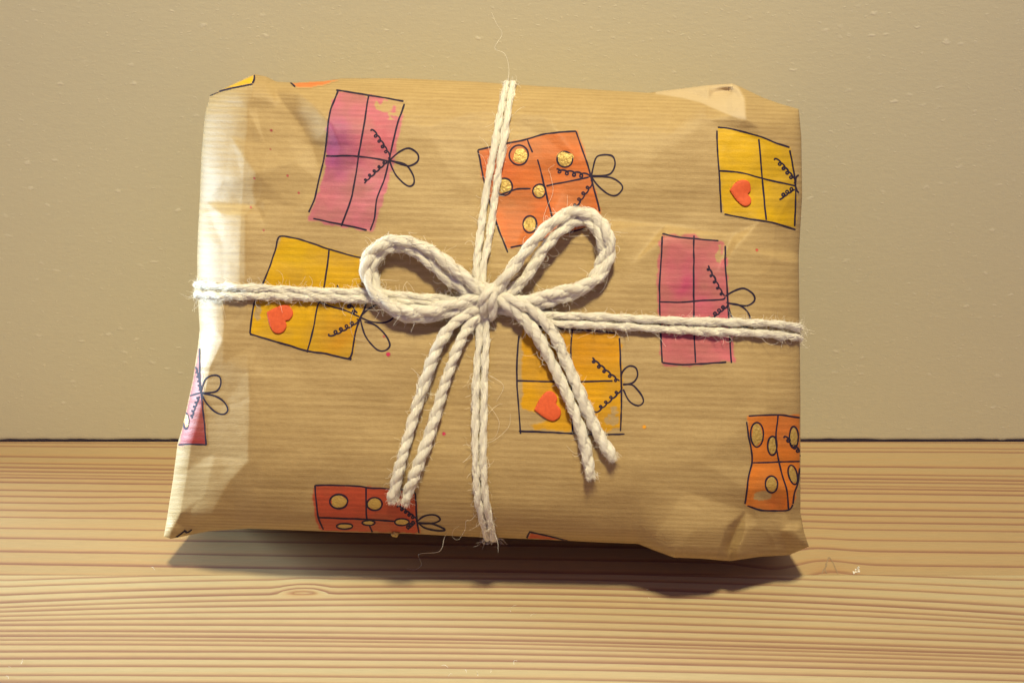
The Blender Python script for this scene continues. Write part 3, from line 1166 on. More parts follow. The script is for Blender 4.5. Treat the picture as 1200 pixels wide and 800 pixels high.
PINK = (206, 96, 122)
drawing([(396, 107), (473, 119), (471, 140), (465, 180), (454, 215), (446, 245), (438, 270), (400, 266), (362, 258), (367, 242), (376, 215), (382, 185), (384, 150), (388, 125)],
        bare(const(PINK, 0.17, 0.80, [(398, 172, 26, 38, (166, 60, 128), 0.85), (440, 165, 26, 28, (205, 70, 98), 0.7), (380, 232, 14, 14, (205, 85, 110), 0.5)]), [(458, 126, 20, 12)]),
        [[(396, 107), (391, 120), (386, 135), (383, 160), (380, 185), (374, 210), (369, 232), (362, 249)], [(394, 106), (420, 110), (445, 114), (473, 119)],
         [(432, 112), (430, 125), (426, 150), (421, 178), (417, 205), (411, 235), (400, 265)], [(382, 183), (415, 183), (440, 186), (455, 189)],
         [(474, 122), (466, 145), (461, 165), (456, 188), (450, 212), (442, 232), (439, 255), (434, 270)], [(367, 256), (395, 262), (415, 266), (430, 270)],
         curl((435, 154), (455, 185), 5, 2.2), curl((454, 190), (427, 215), 5, -2.0),
         [(456, 188), (470, 177), (480, 174), (489, 180), (490, 188), (484, 193), (475, 194), (456, 188)],
         [(456, 188), (475, 193), (484, 205), (485, 215), (478, 218), (466, 208), (460, 198), (456, 188)]], 100, rag=2.0,
        label='tall pink present drawing with a bare speckled corner')

drawing([(560, 176), (617, 163), (645, 156), (677, 153), (690, 195), (704, 248), (703, 256), (690, 265), (660, 275), (595, 292), (580, 255), (566, 212)],
        const((218, 108, 46), 0.10, 0.95, [(580, 190, 22, 20, (205, 75, 45), 0.4), (640, 255, 30, 20, (205, 80, 35), 0.4)]),
        [[(560, 176), (585, 170), (615, 164), (640, 157), (675, 154)], [(675, 154), (682, 175), (690, 198), (697, 225), (703, 248)],
         [(598, 290), (620, 286), (650, 277), (685, 268)], [(560, 176), (565, 200), (570, 225), (582, 262), (595, 296)],
         [(618, 164), (620, 170), (624, 179)], [(630, 187), (636, 210), (642, 235), (648, 258)], [(585, 229), (605, 222), (622, 221)], [(640, 218), (665, 213), (690, 208)],
         curl((652, 198), (690, 204), 4.5, -2.6), curl((692, 212), (670, 243), 4.5, 2.3),
         [(693, 205), (698, 186), (705, 182), (717, 183), (721, 192), (716, 203), (705, 206), (693, 206)],
         [(693, 207), (715, 208), (727, 215), (729, 222), (722, 229), (712, 227), (700, 217), (693, 207)]], 110,
        dots=[(610, 183, 8.5, 8.5), (662, 186, 10, 9), (591, 218, 8, 8.5), (632, 224, 6.5, 7), (621, 263, 7.5, 8)],
        dot_rings=[(608, 182, 11, 11.5), (662, 187, 9, 9), (591, 219, 9.5, 10), (632, 224, 7.5, 8), (621, 263, 8, 10)],
        label='orange present drawing with gold dots, tilted beside the upper twine')

YEL = (226, 168, 18)
drawing([(841, 149), (860, 152), (890, 160), (910, 168), (926, 173), (930, 195), (933, 218), (933, 240), (932, 268), (905, 261), (875, 256), (848, 251), (844, 230), (842, 180)],
        bare(const(YEL, 0.08, 0.96), [(846, 251, 4, 3)]),
        [[(841, 149), (860, 152), (890, 160), (910, 168), (925, 173)], [(840, 153), (841, 180), (843, 205), (845, 249)], [(849, 251), (875, 256), (905, 261), (932, 269)],
         [(925, 176), (929, 195), (932, 218), (932, 240), (931, 265)], [(889, 163), (892, 195), (895, 230), (898, 258)], [(842, 200), (870, 203), (892, 209), (932, 218)],
         curl((908, 188), (930, 214), 5, 2.2), curl((931, 222), (916, 233), 3.2, -2.2), [(932, 218), (933, 208), (936, 205)], [(932, 218), (934, 224), (936, 226)]], 120,
        hearts=[[(855, 223), (862, 214), (870, 211), (877, 213), (879, 219), (879, 224), (876, 228), (879, 232), (880, 237), (877, 241), (872, 242), (866, 238), (860, 231)]],
        label='yellow present drawing with a red heart at the upper right edge')

drawing([(329, 277), (345, 279), (386, 291), (428, 303), (434, 330), (430, 352), (421, 376), (413, 420), (360, 412), (293, 391), (300, 350), (314, 318), (322, 295)],
        bare(const((222, 160, 12), 0.09, 0.96, [(398, 395, 24, 22, (214, 128, 16), 0.7), (350, 300, 30, 20, (226, 172, 20), 0.5)]), [(302, 366, 4, 9)]),
        [[(325, 282), (329, 277), (345, 279), (365, 285), (386, 292), (410, 299), (428, 303)], [(325, 282), (322, 295), (314, 318), (307, 335), (299, 352), (295, 372), (293, 391)],
         (1.15, [(293, 391), (315, 398), (340, 405), (360, 411), (385, 415), (410, 421)]), (1.15, [(430, 340), (428, 360), (421, 375), (416, 392), (413, 412), (410, 420)]),
         [(386, 292), (383, 315), (379, 340), (372, 360), (367, 385), (360, 413)], [(304, 334), (335, 344), (365, 351), (385, 358), (405, 364), (421, 371)],
         curl((395, 334), (419, 367), 5, -2.4), curl((418, 374), (386, 391), 5, 2.4),
         [(422, 371), (432, 362), (445, 356), (456, 356), (463, 363), (460, 373), (450, 378), (436, 377), (422, 372)],
         [(427, 377), (440, 381), (452, 393), (457, 405), (450, 411), (440, 408), (428, 393), (422, 372)],
         (1.9, [(408, 419), (412, 421)])], 130,
        hearts=[[(313, 366), (320, 362), (330, 358), (338, 358), (343, 364), (343, 370), (339, 375), (335, 376), (336, 382), (333, 388), (327, 391), (321, 389), (316, 380)]],
        label='yellow present drawing with a red heart, crossed by the left twine')

drawing([(774, 275), (795, 276), (808, 274), (848, 285), (850, 300), (854, 350), (858, 395), (860, 424), (820, 428), (775, 428), (773, 380), (770, 335)],
        bare(const((206, 96, 108), 0.16, 0.80, [(812, 334, 26, 30, (200, 44, 108), 0.9), (790, 405, 26, 22, (190, 62, 92), 0.5), (842, 378, 14, 20, (196, 60, 95), 0.5)]), [(845, 298, 6, 10)]),
        [[(776, 277), (775, 300), (773, 330), (773, 355), (774, 385), (776, 425)], [(776, 274), (795, 278), (815, 280), (842, 282)],
         [(850, 288), (850, 310), (852, 335), (853, 355), (854, 375), (855, 395), (857, 425)], [(776, 425), (800, 427), (825, 426), (851, 424)],
         [(813, 276), (813, 310), (813, 350), (813, 385), (815, 425)], [(773, 354), (800, 354), (825, 352), (846, 351), (850, 348)],
         curl((830, 311), (849, 347), 5, -2.0), curl((851, 355), (832, 370), 4, 2.2),
         [(850, 347), (860, 341), (872, 338), (882, 344), (884, 352), (876, 358), (862, 357), (852, 355)],
         [(852, 355), (865, 357), (875, 364), (879, 373), (877, 382), (868, 382), (858, 372), (853, 358)]], 140, rag=2.0,
        label='pink present drawing crossed by the right twine')

drawing([(612, 386), (727, 391), (730, 450), (729, 500), (712, 505), (628, 504), (622, 497), (642, 490), (630, 484), (612, 478), (611, 430)],
        bare(const((222, 152, 14), 0.08, 0.95, [(690, 410, 50, 26, (206, 122, 18), 0.4)]), [(715, 492, 9, 9), (720, 480, 5, 8)]),
        [[(608, 393), (606, 420), (606, 450), (608, 480), (610, 508)], [(612, 381), (638, 383), (670, 386), (700, 388), (721, 390)], [(726, 396), (727, 420), (728, 450), (728, 480), (727, 505)],
         [(608, 505), (640, 506), (680, 508), (710, 509), (732, 508)], [(671, 386), (669, 405), (669, 430), (670, 470), (671, 506)], [(606, 446), (640, 447), (680, 447), (718, 446)],
         curl((694, 419), (726, 446), 5, -2.3), curl((727, 453), (697, 481), 5, 2.2),
         [(728, 450), (729, 437), (737, 429), (745, 431), (747, 440), (742, 448), (730, 451)], [(730, 450), (741, 451), (750, 460), (754, 470), (748, 475), (738, 470), (730, 456)]], 150, rag=1.8,
        hearts=[[(626, 480), (632, 468), (640, 459), (648, 459), (653, 466), (652, 473), (657, 480), (656, 488), (648, 493), (638, 489)]],
        label='yellow present drawing with a red heart below the bow')

G7 = drawing([(369, 568), (430, 570), (485, 574), (489, 600), (492, 625), (376, 622), (369, 610), (366, 585)],
        const((196, 76, 50), 0.09, 0.94),
        [[(369, 568), (390, 568), (420, 569), (432, 571), (452, 572), (483, 575), (487, 585), (488, 600), (489, 612), (491, 624)], [(369, 568), (371, 590), (373, 606), (379, 620)],
         [(429, 571), (429, 590), (430, 607), (433, 615), (437, 624)], [(373, 606), (400, 607), (430, 608), (462, 610)], curl((466, 594), (487, 610), 5, 1.8), curl((487, 612), (478, 620), 3, -1.8),
         [(488, 611), (497, 604), (510, 603), (516, 608), (510, 612), (500, 613), (488, 612)], [(490, 612), (505, 613), (518, 618), (521, 621), (510, 621), (498, 618), (490, 612)]], 160,
        dots=[(397, 587, 9, 7.5), (439, 590, 8, 6.5), (404, 616, 8, 2.4), (432, 612, 6, 2.2), (471, 611, 7.5, 3.2)],
        dot_rings=[(397, 587, 10.5, 8.2), (439, 590, 9, 7.5), (404, 616, 9.5, 3.2), (432, 612, 7.5, 2.8), (471, 611, 8.5, 4)],
        label='red present drawing with gold dots rolling under the bottom edge')

bead(463, 625, depth_out(np.array(463.0), np.array(622.0)) - 0.001, 0.0013, G7).matrix_parent_inverse.identity()

drawing([(875, 487), (937, 486), (939, 520), (938, 550), (934, 575), (926, 597), (905, 598), (878, 594), (873, 590), (877, 560), (881, 541), (877, 505)],
        bare(const((228, 122, 42), 0.10, 0.94, [(920, 500, 22, 22, (205, 92, 32), 0.6), (905, 590, 20, 8, (222, 90, 40), 0.5)]), [(893, 580, 12, 5)]),
        [[(877, 487), (912, 486), (937, 489)], [(875, 494), (877, 510), (880, 525), (881, 541), (877, 560), (873, 590)], [(876, 592), (890, 597), (910, 598), (924, 597), (929, 591)],
         [(912, 485), (909, 512), (911, 533), (916, 555), (922, 575), (924, 597)], [(882, 542), (910, 541), (937, 540)], curl((919, 513), (937, 533), 5, 2.0),
         [(937, 548), (935, 565), (931, 577), (929, 590)]], 170,
        dots=[(887, 509, 6, 13), (905, 522, 4.5, 10), (930, 512, 4.2, 11), (904, 567, 6, 8.5), (929, 556, 4, 10, -0.25)],
        dot_rings=[(887, 509, 7.5, 14.5), (905, 522, 5.5, 11), (930, 512, 5.2, 12.5), (904, 567, 7.2, 9.8), (929, 556, 5, 11.5, -0.25)],
        label='orange present drawing with gold dots bent over the lower right corner')

drawing([(233, 407), (236, 450), (240, 490), (243, 521), (210, 521), (215, 495), (222, 460), (229, 425)],
        const((168, 50, 46), 0.08, 0.97),
        [[(234, 408), (235, 450), (239, 490), (242, 521)], [(209, 521), (225, 520), (242, 521)], [(222, 464), (228, 462), (235, 460)], curl((229, 431), (233, 457), 5, 1.2), curl((234, 464), (225, 490), 5, -1.4),
         [(235, 460), (240, 446), (248, 440), (257, 441), (259, 449), (254, 458), (243, 460), (235, 460)], [(237, 461), (250, 463), (262, 470), (267, 480), (262, 485), (252, 482), (242, 472), (237, 462)]], 180,
        dots=[(219, 493, 2.4, 8)], dot_rings=[(218, 493, 3.0, 9.5)],
        label='narrow pink present drawing wrapping round the lower left edge')

drawing([(247, 110), (270, 100), (297, 88), (296, 97), (280, 101), (262, 106)], const((238, 172, 22), 0.06, 0.95),
        [[(246, 112), (262, 106), (280, 102), (296, 99)], [(298, 88), (298, 93), (296, 98)]], 190, rag=0.5, label='yellow sliver of a present drawing on the top left corner')
drawing([(342, 98), (360, 95), (385, 94), (397, 93), (380, 99), (365, 102), (348, 102)], const((238, 122, 60), 0.06, 0.92),
        [[(340, 97), (346, 102)]], 200, rag=0.5, label='orange sliver of a present drawing on the top edge')
drawing([(622, 624), (640, 627), (668, 633), (640, 632), (618, 632)], const((196, 70, 45), 0.06, 0.92),
        [[(621, 622), (619, 626), (617, 631)], [(621, 623), (640, 627), (665, 633)]], 210, rag=0.4, label='red sliver of a present drawing under the bottom edge')
drawing([(213, 626), (221, 622), (225, 621), (218, 625)], const((120, 90, 60), 0.06, 0.3),
        [[(206, 629), (212, 625), (216, 622), (220, 623), (225, 620)], [(215, 623), (217, 621), (219, 624)]], 220, rag=0.3, label='ink scribble on the lower left corner')

# ------------------------------------------------------------------ twine
TWINE = empty('twine', (-0.01, -0.10, 0.0))
TWINE['label'] = 'cream two-ply wool twine tied in a bow around the kraft parcel'
TWINE['category'] = 'twine'
bpy.context.view_layer.update()


def path_px(pts):
    """pts (x, y, mm off the paper) -> world, measured from the paper under each point"""
    C = catmull(pts, 2.0)
    out = []
    lastc = None
    for x, y, o in C:
        h = hit(x, y)
        if h is None:
            c = lastc if lastc is not None else np.nan
        else:
            c = D0 - float((np.array(h[0]) - CAM) @ FWD)
        lastc = c
        out.append((x, y, c, o))
    out = np.array(out)
    bad = np.isnan(out[:, 2])
    if bad.any():
        out[bad, 2] = out[np.argmin(bad), 2]
    # ease the base so that the yarn bridges small creases
    k = 4
    pad = np.pad(out[:, 2], k, mode='edge')
    sm = np.array([pad[i:i + 2 * k + 1].mean() for i in range(len(out))])
    c = np.maximum(sm, out[:, 2] - 0.0004) + out[:, 3] * 1e-3
    return P3(out[:, 0], out[:, 1], c)


def resample(P, step):
    s = np.concatenate([[0], np.cumsum(np.linalg.norm(np.diff(P, axis=0), axis=1))])
    n = max(4, int(s[-1] / step) + 1)
    t = np.linspace(0, s[-1], n)
    Q = np.stack([np.interp(t, s, P[:, k]) for k in range(3)], 1)
    # a light smoothing
    for _ in range(3):
        Q[1:-1] = 0.25 * Q[:-2] + 0.5 * Q[1:-1] + 0.25 * Q[2:]
    return Q


def frames(P):
    T = np.gradient(P, axis=0)
    T /= np.linalg.norm(T, axis=1)[:, None] + 1e-12
    N = np.zeros_like(P)
    a = np.array([0.0, 0.0, 1.0]) if abs(T[0, 2]) < 0.9 else np.array([1.0, 0, 0])
    n = a - T[0] * (a @ T[0])
    N[0] = n / np.linalg.norm(n)
    for i in range(1, len(P)):
        n = N[i - 1] - T[i] * (N[i - 1] @ T[i])
        N[i] = n / (np.linalg.norm(n) + 1e-12)
    return T, N, np.cross(T, N)


def fibre_mesh(Plist, rad):
    """Plist (nf, ns, 3) thin three-sided tubes"""
    nf, ns, _ = Plist.shape
    T = np.gradient(Plist, axis=1)
    T /= np.linalg.norm(T, axis=2)[..., None] + 1e-12
    a = rng.normal(size=(nf, 1, 3))
    N = np.cross(T, a)
    N /= np.linalg.norm(N, axis=2)[..., None] + 1e-12
    B = np.cross(T, N)
    r = rad[:, None, None] * np.linspace(1, 0.45, ns)[None, :, None]
    V = np.stack([Plist + r * (N * math.cos(q) + B * math.sin(q)) for q in (0, 2.094, 4.189)], 2)
    V = V.reshape(-1, 3)
    i = (np.arange(nf)[:, None] * ns + np.arange(ns - 1)[None, :]).ravel() * 3
    F = np.concatenate([np.stack([i + q, i + 3 + q, i + 3 + (q + 1) % 3, i + (q + 1) % 3], 1) for q in range(3)])
    return V, F


def yarn(name, P, R, pitch, label=None, seed=1, fuzz=1.0, frayed=(False, False), squash=1.0):
    """two twisted plies of wool, strands on their surface and loose hairs around"""
    r = np.random.default_rng(seed)
    P = resample(P, 0.00035)
    T, N, B = frames(P)
    n = len(P)
    s = np.arange(n) * 0.00035
    VV, FF, UU = [], [], []
    o = 0
    seg = 18
    ply_data = []
    slub = 1 + 0.10 * smooth_noise((1, n), (1, 30), seed, 2)[0]
    ang0 = r.uniform(0, 6.28)
    wobp = 1.3 * smooth_noise((1, n), (1, 70), seed + 3, 2)[0]
    end = np.ones(n)
    tip = min(n // 3, 8)
    end[:tip] = np.sqrt(np.linspace(0.12, 1, tip))
    end[-tip:] = np.sqrt(np.linspace(1, 0.12, tip))
    spread = np.ones(n)
    for q, fr in enumerate(frayed):
        if fr:
            L = min(n // 3, 12)
            if q == 0:
                spread[:L] = np.linspace(1.35, 1, L)
            else:
                spread[-L:] = np.linspace(1, 1.35, L)
    for k in (0, 1):
        th = ang0 + 2 * math.pi * s / pitch + k * math.pi + wobp
        rp = R * 0.30 * slub * spread
        c = P + (np.cos(th) * rp)[:, None] * N + (np.sin(th) * rp)[:, None] * B
        Tc, Nc, Bc = frames(c)
        a = np.linspace(0, 2 * math.pi, seg, endpoint=False)
        tw = 2 * math.pi * s / (pitch * 0.75)
        # each ply is a bundle of strands: lumps that run round with the twist
        nz = smooth_noise((n, seg * 4), (20, 1.8), seed + 10 + k, 2)
        rows = np.arange(n)
        Vr = np.zeros((n, seg, 3))
        for j in range(seg):
            jj = ((a[j] + tw) / (2 * math.pi) * seg * 1.0).astype(int) % (seg * 4)
            rad = R * 0.72 * slub * end * spread * (1 + 0.17 * nz[rows, jj])
            Vr[:, j] = c + (np.cos(a[j]) * rad)[:, None] * Nc + (np.sin(a[j]) * rad)[:, None] * Bc
        VV.append(Vr.reshape(-1, 3))
        i = np.arange(n - 1)[:, None] * seg + np.arange(seg)[None, :]
        i2 = np.arange(n - 1)[:, None] * seg + (np.arange(seg)[None, :] + 1) % seg
        FF.append(np.stack([i.ravel(), i2.ravel(), (i2 + seg).ravel(), (i + seg).ravel()], 1) + o)
        # fibre direction runs helically in the ply
        A = a[None, :] + tw[:, None] * 1.0
        uv = np.stack([np.broadcast_to(np.cos(A) * 1.2, A.shape), s[:, None] * np.ones(seg)[None] * 0.02 + np.sin(A) * 0.012,
                       np.zeros(A.shape)], -1)
        uv = np.stack([s[:, None] * 60 * np.ones(seg)[None], (np.sin(A) * 0.02 + 0.3 * k), np.cos(A) * 0.02 * 160], -1)
        UU.append(uv.reshape(-1, 3))
        o += n * seg
        ply_data.append((c, Tc, Nc, Bc, R * 0.72 * slub * end * spread))
    me = mesh_np(name, np.vstack(VV), np.vstack(FF))
    attr(me, 'ply', 'FLOAT_VECTOR', np.vstack(UU))
    ob = child_of(link(name, me, TWINE, WOOL), TWINE)
    if label:
        ob['label'] = label
    # strands lying on the plies
    length = n * 0.00035
    nf = int(length * 6000 * fuzz)
    ns = 7
    F1 = np.zeros((nf, ns, 3))
    for q in range(nf):
        c, Tc, Nc, Bc, rr = ply_data[r.integers(2)]
        L = int(r.uniform(10, 34))
        i0 = int(r.integers(-L // 2, max(1, n - L // 2)))
        ii = np.clip(np.linspace(i0, i0 + L, ns), 0, n - 1).astype(int)
        a0 = r.uniform(0, 6.28)
        av = a0 - np.linspace(0, 1, ns) * L * 0.00035 * 2 * math.pi / (pitch * r.uniform(0.6, 1.3))
        lift = 1.0 + 0.06 * r.random() + r.uniform(0, 0.60) * np.linspace(-1, 1, ns) ** 2 * r.random()
        F1[q] = c[ii] + (np.cos(av) * rr[ii] * lift)[:, None] * Nc[ii] + (np.sin(av) * rr[ii] * lift)[:, None] * Bc[ii]
    # loose hairs
    nh = int(length * 4300 * fuzz)
    hs = 9
    ii = r.integers(0, n, nh)
    kk = r.integers(0, 2, nh)
    av = r.uniform(0, 6.28, nh)
    pos = np.zeros((nh, 3))
    dirv = np.zeros((nh, 3))
    for q in range(nh):
        c, Tc, Nc, Bc, rr = ply_data[kk[q]]
        i = ii[q]
        rad = math.cos(av[q]) * Nc[i] + math.sin(av[q]) * Bc[i]
        pos[q] = c[i] + rad * rr[i] * 0.95
        dirv[q] = rad * r.uniform(0.15, 1.0) + Tc[i] * r.choice([-1, 1]) * r.uniform(0.5, 1.3) + r.normal(0, 0.25, 3)
    dirv /= np.linalg.norm(dirv, axis=1)[:, None]
    axis = r.normal(size=(nh, 3))
    axis /= np.linalg.norm(axis, axis=1)[:, None]
    rate = r.normal(0, 0.55, nh)
    step = r.gamma(1.6, 0.00019, nh)
    step = np.minimum(step, 0.0011)
    H = np.zeros((nh, hs, 3))
    for t_ in range(hs):
        H[:, t_] = pos
        pos = pos + dirv * step[:, None]
        dirv = dirv + np.cross(axis, dirv) * rate[:, None] + r.normal(0, 0.09, (nh, 3))
        dirv /= np.linalg.norm(dirv, axis=1)[:, None]
        axis = axis + r.normal(0, 0.12, (nh, 3))
        axis /= np.linalg.norm(axis, axis=1)[:, None]
    H[..., 1] = np.minimum(H[..., 1], -0.0006)
    v1, f1 = fibre_mesh(F1, r.uniform(0.00005, 0.00012, nf))
    v2, f2 = fibre_mesh(H, r.uniform(0.000036, 0.000075, nh))
    vv = [v1, v2]
    ff = [f1, f2 + len(v1)]
    # brushes of cut fibre at the ends
    for q, fr in enumerate(frayed):
        if not fr:
            continue
        e = 0 if q == 0 else n - 1
        t_dir = -T[0] if q == 0 else T[-1]
        m = 170
        base = P[e] + (r.normal(0, R * 0.42, (m, 1)) * N[e] + r.normal(0, R * 0.42, (m, 1)) * B[e]) - t_dir * 0.0012
        d = t_dir + r.normal(0, 0.33, (m, 3))
        d /= np.linalg.norm(d, axis=1)[:, None]
        G = np.zeros((m, 6, 3))
        st = r.uniform(0.0003, 0.00065, m)
        p = base.copy()
        for t_ in range(6):
            G[:, t_] = p
            p = p + d * st[:, None]
            d = d + r.normal(0, 0.16, (m, 3))
            d /= np.linalg.norm(d, axis=1)[:, None]
        v3, f3 = fibre_mesh(G, r.uniform(0.00004, 0.00008, m))
        ff.append(f3 + sum(len(x) for x in vv))
        vv.append(v3)
    fo = link('fuzz', mesh_np('fuzz', np.vstack(vv), np.vstack(ff)), ob, FIBRE)
    fo['kind'] = 'stuff'
    return ob


def wrap_end(P, back, out, n=40, drop=0.0):
    """carry a strand over the parcel's edge and along its side towards the back"""
    p = P[-1]
    t = np.linspace(0, 1, n)[:, None]
    d = np.array(out)
    q = p + d * np.sin(np.minimum(t * 2.2, 1) * math.pi / 2) + FWD * back * t ** 1.15 - d * 0.9 * np.clip(t - 0.35, 0, 1)
    q[:, 2] = np.maximum(q[:, 2], 0.0016 + drop)
    q[:, 1] = np.minimum(q[:, 1], -0.003)
    return np.vstack([P, q[1:]])


# the band around the parcel: two strands each way
def band(pts, r1, back, o1, o2, start=True):
    P = path_px(pts)
    P = wrap_end(P, back, o2)
    if start:
        P = wrap_end(P[::-1], back, o1)
    return P


RW_ = 0.00135
yarn('horizontal_band', band([(231, 334, 1.5), (262, 336, 1.5), (310, 338, 1.6), (360, 341, 1.6), (430, 343, 1.8), (500, 349, 2.2), (560, 354, 2.4), (600, 363, 2.2),
                              (640, 369, 1.8), (700, 371, 1.7), (800, 376, 1.6), (880, 378, 1.6), (915, 380, 1.5), (937, 384, 1.4)], 0, 0.05, (-0.0022, 0, 0), (0.0016, 0, 0)),
     RW_, 0.019, 'upper strand of the twine running across the parcel', 11, 2.0)
yarn('horizontal_band', band([(231, 345, 1.5), (262, 347, 1.5), (310, 347, 1.6), (360, 348, 1.6), (430, 351, 1.8), (500, 355, 2.2), (560, 358, 2.4), (600, 367, 2.2),
                              (640, 378, 1.8), (700, 381, 1.7), (800, 387, 1.6), (880, 390, 1.6), (915, 393, 1.5), (937, 396, 1.4)], 0, 0.05, (-0.0022, 0, 0), (0.0016, 0, 0)),
     RW_, 0.016, 'lower strand of the twine running across the parcel', 12, 2.0)
vup = tuple(UP * 0.0018)
vdn = tuple(-UP * 0.0016)
yarn('vertical_band', band([(594, 99, 1.5), (590, 115, 1.5), (585, 140, 1.5), (577, 185, 1.5), (569, 230, 1.5), (562, 280, 1.6), (558, 315, 2.2), (559, 350, 2.6), (562, 385, 1.8),
                            (559, 430, 1.5), (557, 480, 1.5), (557, 530, 1.5), (559, 575, 1.5), (564, 605, 1.5), (571, 629, 1.4)], 0, 0.03, vup, vdn), 0.00128, 0.016, 'left strand of the upright twine', 13, 1.0)
yarn('vertical_band', band([(601, 99, 1.5), (598, 115, 1.5), (594, 140, 1.5), (587, 185, 1.5), (580, 230, 1.5), (573, 280, 1.6), (566, 315, 2.2), (566, 350, 2.6), (570, 385, 1.8),
                            (568, 430, 1.5), (567, 480, 1.5), (566, 530, 1.5), (568, 575, 1.5), (573, 605, 1.5), (578, 630, 1.4)], 0, 0.03, vup, vdn), 0.00128, 0.018, 'right strand of the upright twine', 14, 1.0)

RB2 = 0.0021
yarn('bow_loop', path_px([(574, 350, 5.0), (556, 334, 6.0), (535, 317, 7.0), (510, 297, 7.5), (486, 285, 7.0), (460, 282, 6.5), (440, 291, 6.0), (429, 308, 5.5), (431, 330, 5.5),
                          (446, 350, 6.0), (468, 362, 6.0), (495, 365, 6.0), (522, 359, 6.0), (548, 352, 5.8), (572, 347, 5.2)]), RB2, 0.016, 'front strand of the left bow loop', 21, 1.25)
yarn('bow_loop', path_px([(570, 354, 3.2), (547, 341, 3.8), (523, 325, 4.4), (503, 307, 4.8), (482, 292, 4.6), (461, 289, 4.4), (444, 298, 4.0), (436, 312, 3.6), (438, 331, 3.4),
                          (452, 357, 3.6), (474, 370, 3.8), (500, 372, 4.0), (526, 366, 4.0), (550, 358, 4.0), (570, 352, 4.0)]), RB2, 0.017, 'rear strand of the left bow loop', 22, 1.25)
yarn('bow_loop', path_px([(574, 346, 4.8), (588, 331, 6.0), (604, 310, 7.2), (624, 284, 8.0), (646, 262, 8.0), (672, 249, 7.5), (696, 254, 6.8), (712, 274, 6.0), (715, 298, 5.2),
                          (704, 322, 4.8), (682, 336, 4.4), (655, 342, 4.0), (628, 350, 3.8), (600, 354, 3.6), (580, 352, 4.0)]), RB2, 0.016, 'front strand of the right bow loop', 23, 1.25)
yarn('bow_loop', path_px([(582, 352, 3.0), (600, 341, 3.6), (617, 324, 4.6), (634, 297, 5.4), (654, 273, 5.6), (676, 259, 5.2), (692, 262, 4.6), (704, 278, 4.0), (707, 299, 3.4),
                          (698, 322, 3.0), (680, 342, 2.6), (655, 350, 2.4), (632, 357, 2.4), (606, 360, 2.6), (586, 356, 3.0)]), RB2 * 0.9, 0.013, 'rear strand of the right bow loop', 24, 1.25)
yarn('bow_tail', path_px([(572, 352, 4.2), (552, 365, 4.4), (530, 381, 4.0), (515, 402, 3.4), (503, 432, 2.8), (492, 465, 2.5), (480, 505, 2.3), (469, 545, 2.3), (462, 575, 2.4), (460, 586, 2.6)]),
     RB2 * 0.95, 0.0125, 'outer left tail of the bow', 31, 1.2, (False, True))
yarn('bow_tail', path_px([(574, 354, 3.6), (562, 368, 3.4), (547, 386, 3.0), (536, 408, 2.6), (526, 435, 2.3), (515, 470, 2.2), (503, 510, 2.2), (490, 545, 2.2), (480, 572, 2.5), (475, 588, 2.8)]),
     RB2 * 0.88, 0.012, 'inner left tail of the bow', 32, 1.2, (False, True))
yarn('bow_tail', path_px([(576, 350, 4.6), (594, 357, 5.0), (612, 372, 4.4), (630, 394, 3.4), (644, 420, 2.8), (660, 452, 2.5), (674, 485, 2.4), (684, 515, 2.4), (689, 540, 2.5), (692, 558, 2.6)]),
     RB2 * 0.95, 0.0115, 'inner right tail of the bow', 33, 1.2, (False, True))
yarn('bow_tail', path_px([(578, 347, 4.8), (604, 353, 5.2), (628, 367, 4.6), (648, 390, 3.6), (662, 420, 2.9), (676, 452, 2.5), (690, 485, 2.4), (703, 512, 2.4), (712, 526, 2.5), (718, 536, 2.7)]),
     RB2 * 0.95, 0.012, 'outer right tail of the bow', 34, 1.2, (False, True))
# the knot: a turn of yarn over the middle
yarn('knot', path_px([(567, 372, 2.0), (567, 360, 5.6), (569, 349, 7.8), (573, 341, 7.6), (580, 338, 6.2), (588, 341, 4.0), (594, 350, 2.4)]), 0.0019, 0.013, 'small turn of yarn over the middle of the bow', 41, 1.1)
yarn('knot', path_px([(577, 374, 1.8), (577, 364, 5.0), (577, 353, 7.2), (577, 344, 7.0), (572, 337, 5.0), (566, 334, 3.0)]), 0.0018, 0.013, 'second turn of yarn in the knot', 42, 1.1)


# single long hairs that came loose
def hair(pts3, rad=0.00006):
    P = catmull(np.asarray(pts3, float), 0.0006)
    v, f = fibre_mesh(P[None], np.array([rad]))
    return child_of(link('loose_hair', mesh_np('loose_hair', v, f), TWINE, FIBRE), TWINE)


def px_hair(pts, rad=0.00006):
    return hair(path_px(pts), rad)


px_hair([(690, 276, 3.0), (660, 276, 2), (638, 262, 1.2), (640, 245, 0.8), (648, 225, 0.8), (645, 205, 0.8), (643, 198, 0.9), (650, 193, 1.0)], 0.00007)
px_hair([(560, 600, 1.2), (552, 609, 1.0), (546, 610, 1.2), (545, 620, 1.5), (537, 632, 2.2), (530, 628, 2.0), (532, 620, 1.4), (538, 616, 1.0)], 0.00006)
px_hair([(568, 470, 1.5), (577, 480, 1.5), (585, 495, 1.0), (580, 512, 1.0), (570, 515, 1.0)], 0.00005)
px_hair([(566, 520, 1.5), (580, 515, 1.5), (596, 500, 1.0), (598, 485, 1.0)], 0.00005)
px_hair([(420, 352, 1.0), (412, 370, 0.6), (411, 385, 0.5), (416, 396, 0.5), (428, 400, 0.5)], 0.00005)
px_hair([(575, 440, 1.2), (590, 452, 1.0), (582, 470, 0.6)], 0.00005)
px_hair([(690, 540, 1.0), (680, 532, 0.6), (672, 530, 0.5), (664, 522, 0.5)], 0.00005)
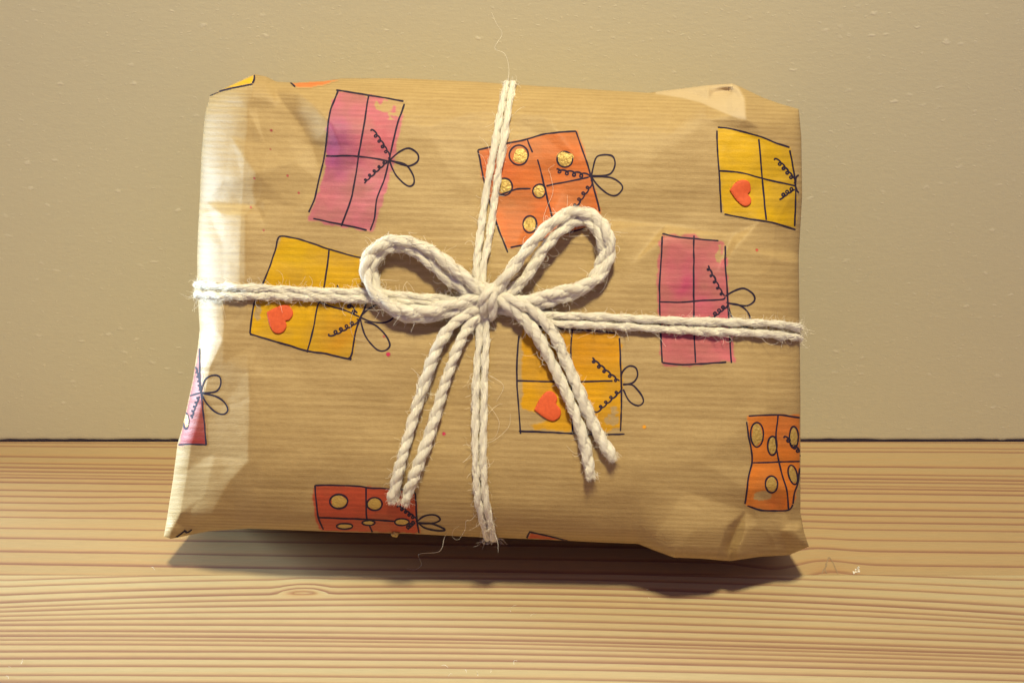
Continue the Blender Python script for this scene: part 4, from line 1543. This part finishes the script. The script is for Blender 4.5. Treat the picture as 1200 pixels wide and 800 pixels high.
px_hair([(638, 290, 6), (646, 300, 4), (655, 298, 4), (650, 290, 4)], 0.00005)
# one standing off the top of the upright twine, against the panel
tp = P3(np.array(595.0), np.array(100.0), np.array(float(-0.012)))
hair([tp, tp + np.array([0.0004, 0.004, 0.006]), tp + np.array([-0.0012, 0.006, 0.011]), tp + np.array([-0.0050, 0.008, 0.013]), tp + np.array([-0.0022, 0.010, 0.018]), tp + np.array([-0.0045, 0.012, 0.022]), tp + np.array([-0.0062, 0.013, 0.026])], 0.00006)
# one hanging from the bottom edge to the board
b0 = P3(np.array(528.0), np.array(621.0), np.array(float(-0.008)))
b1 = to_table(np.array(485.0), np.array(668.0))
hair([b0, b0 + np.array([-0.002, -0.003, -0.001]), b0 + np.array([-0.004, -0.005, -0.006]), 0.45 * b0 + 0.55 * b1 + np.array([-0.004, -0.001, 0.0]), 0.15 * b0 + 0.85 * b1 + np.array([0.001, 0, 0.0]),
      b1 + np.array([0.0005, 0, 0.0004]), b1 + np.array([-0.003, 0.001, 0.0003])], 0.00006)


def lint():
    r = np.random.default_rng(77)
    out = []
    for (x, y) in [(600, 712), (622, 722), (598, 717), (13, 782), (25, 778), (10, 795), (530, 790), (545, 785), (560, 792), (525, 782), (575, 788), (760, 690), (760, 700), (178, 665), (606, 775)]:
        a = r.uniform(0, 6.28)
        L = r.uniform(4, 10)
        pts = []
        p = np.array([x, y], float)
        for k in range(6):
            pts.append(p.copy())
            p = p + L / 5 * np.array([math.cos(a), math.sin(a)])
            a += r.normal(0, 0.6)
        pts = np.array(pts)
        W = to_table(pts[:, 0], pts[:, 1])
        W[:, 2] = 0.0002 + 0.0006 * np.array([0, 0.5, 1, 0.8, 0.3, 0]) * r.random()
        P = catmull(W, 0.0006)
        v, f = fibre_mesh(P[None], np.array([0.00005]))
        o = link('lint', mesh_np('lint', v, f), None, FIBRE)
        o['label'] = 'tiny white wool hair lying on the bare pine board'
        o['category'] = 'lint'
        o['group'] = 'wool hairs shed on the board'
        out.append(o)


lint()
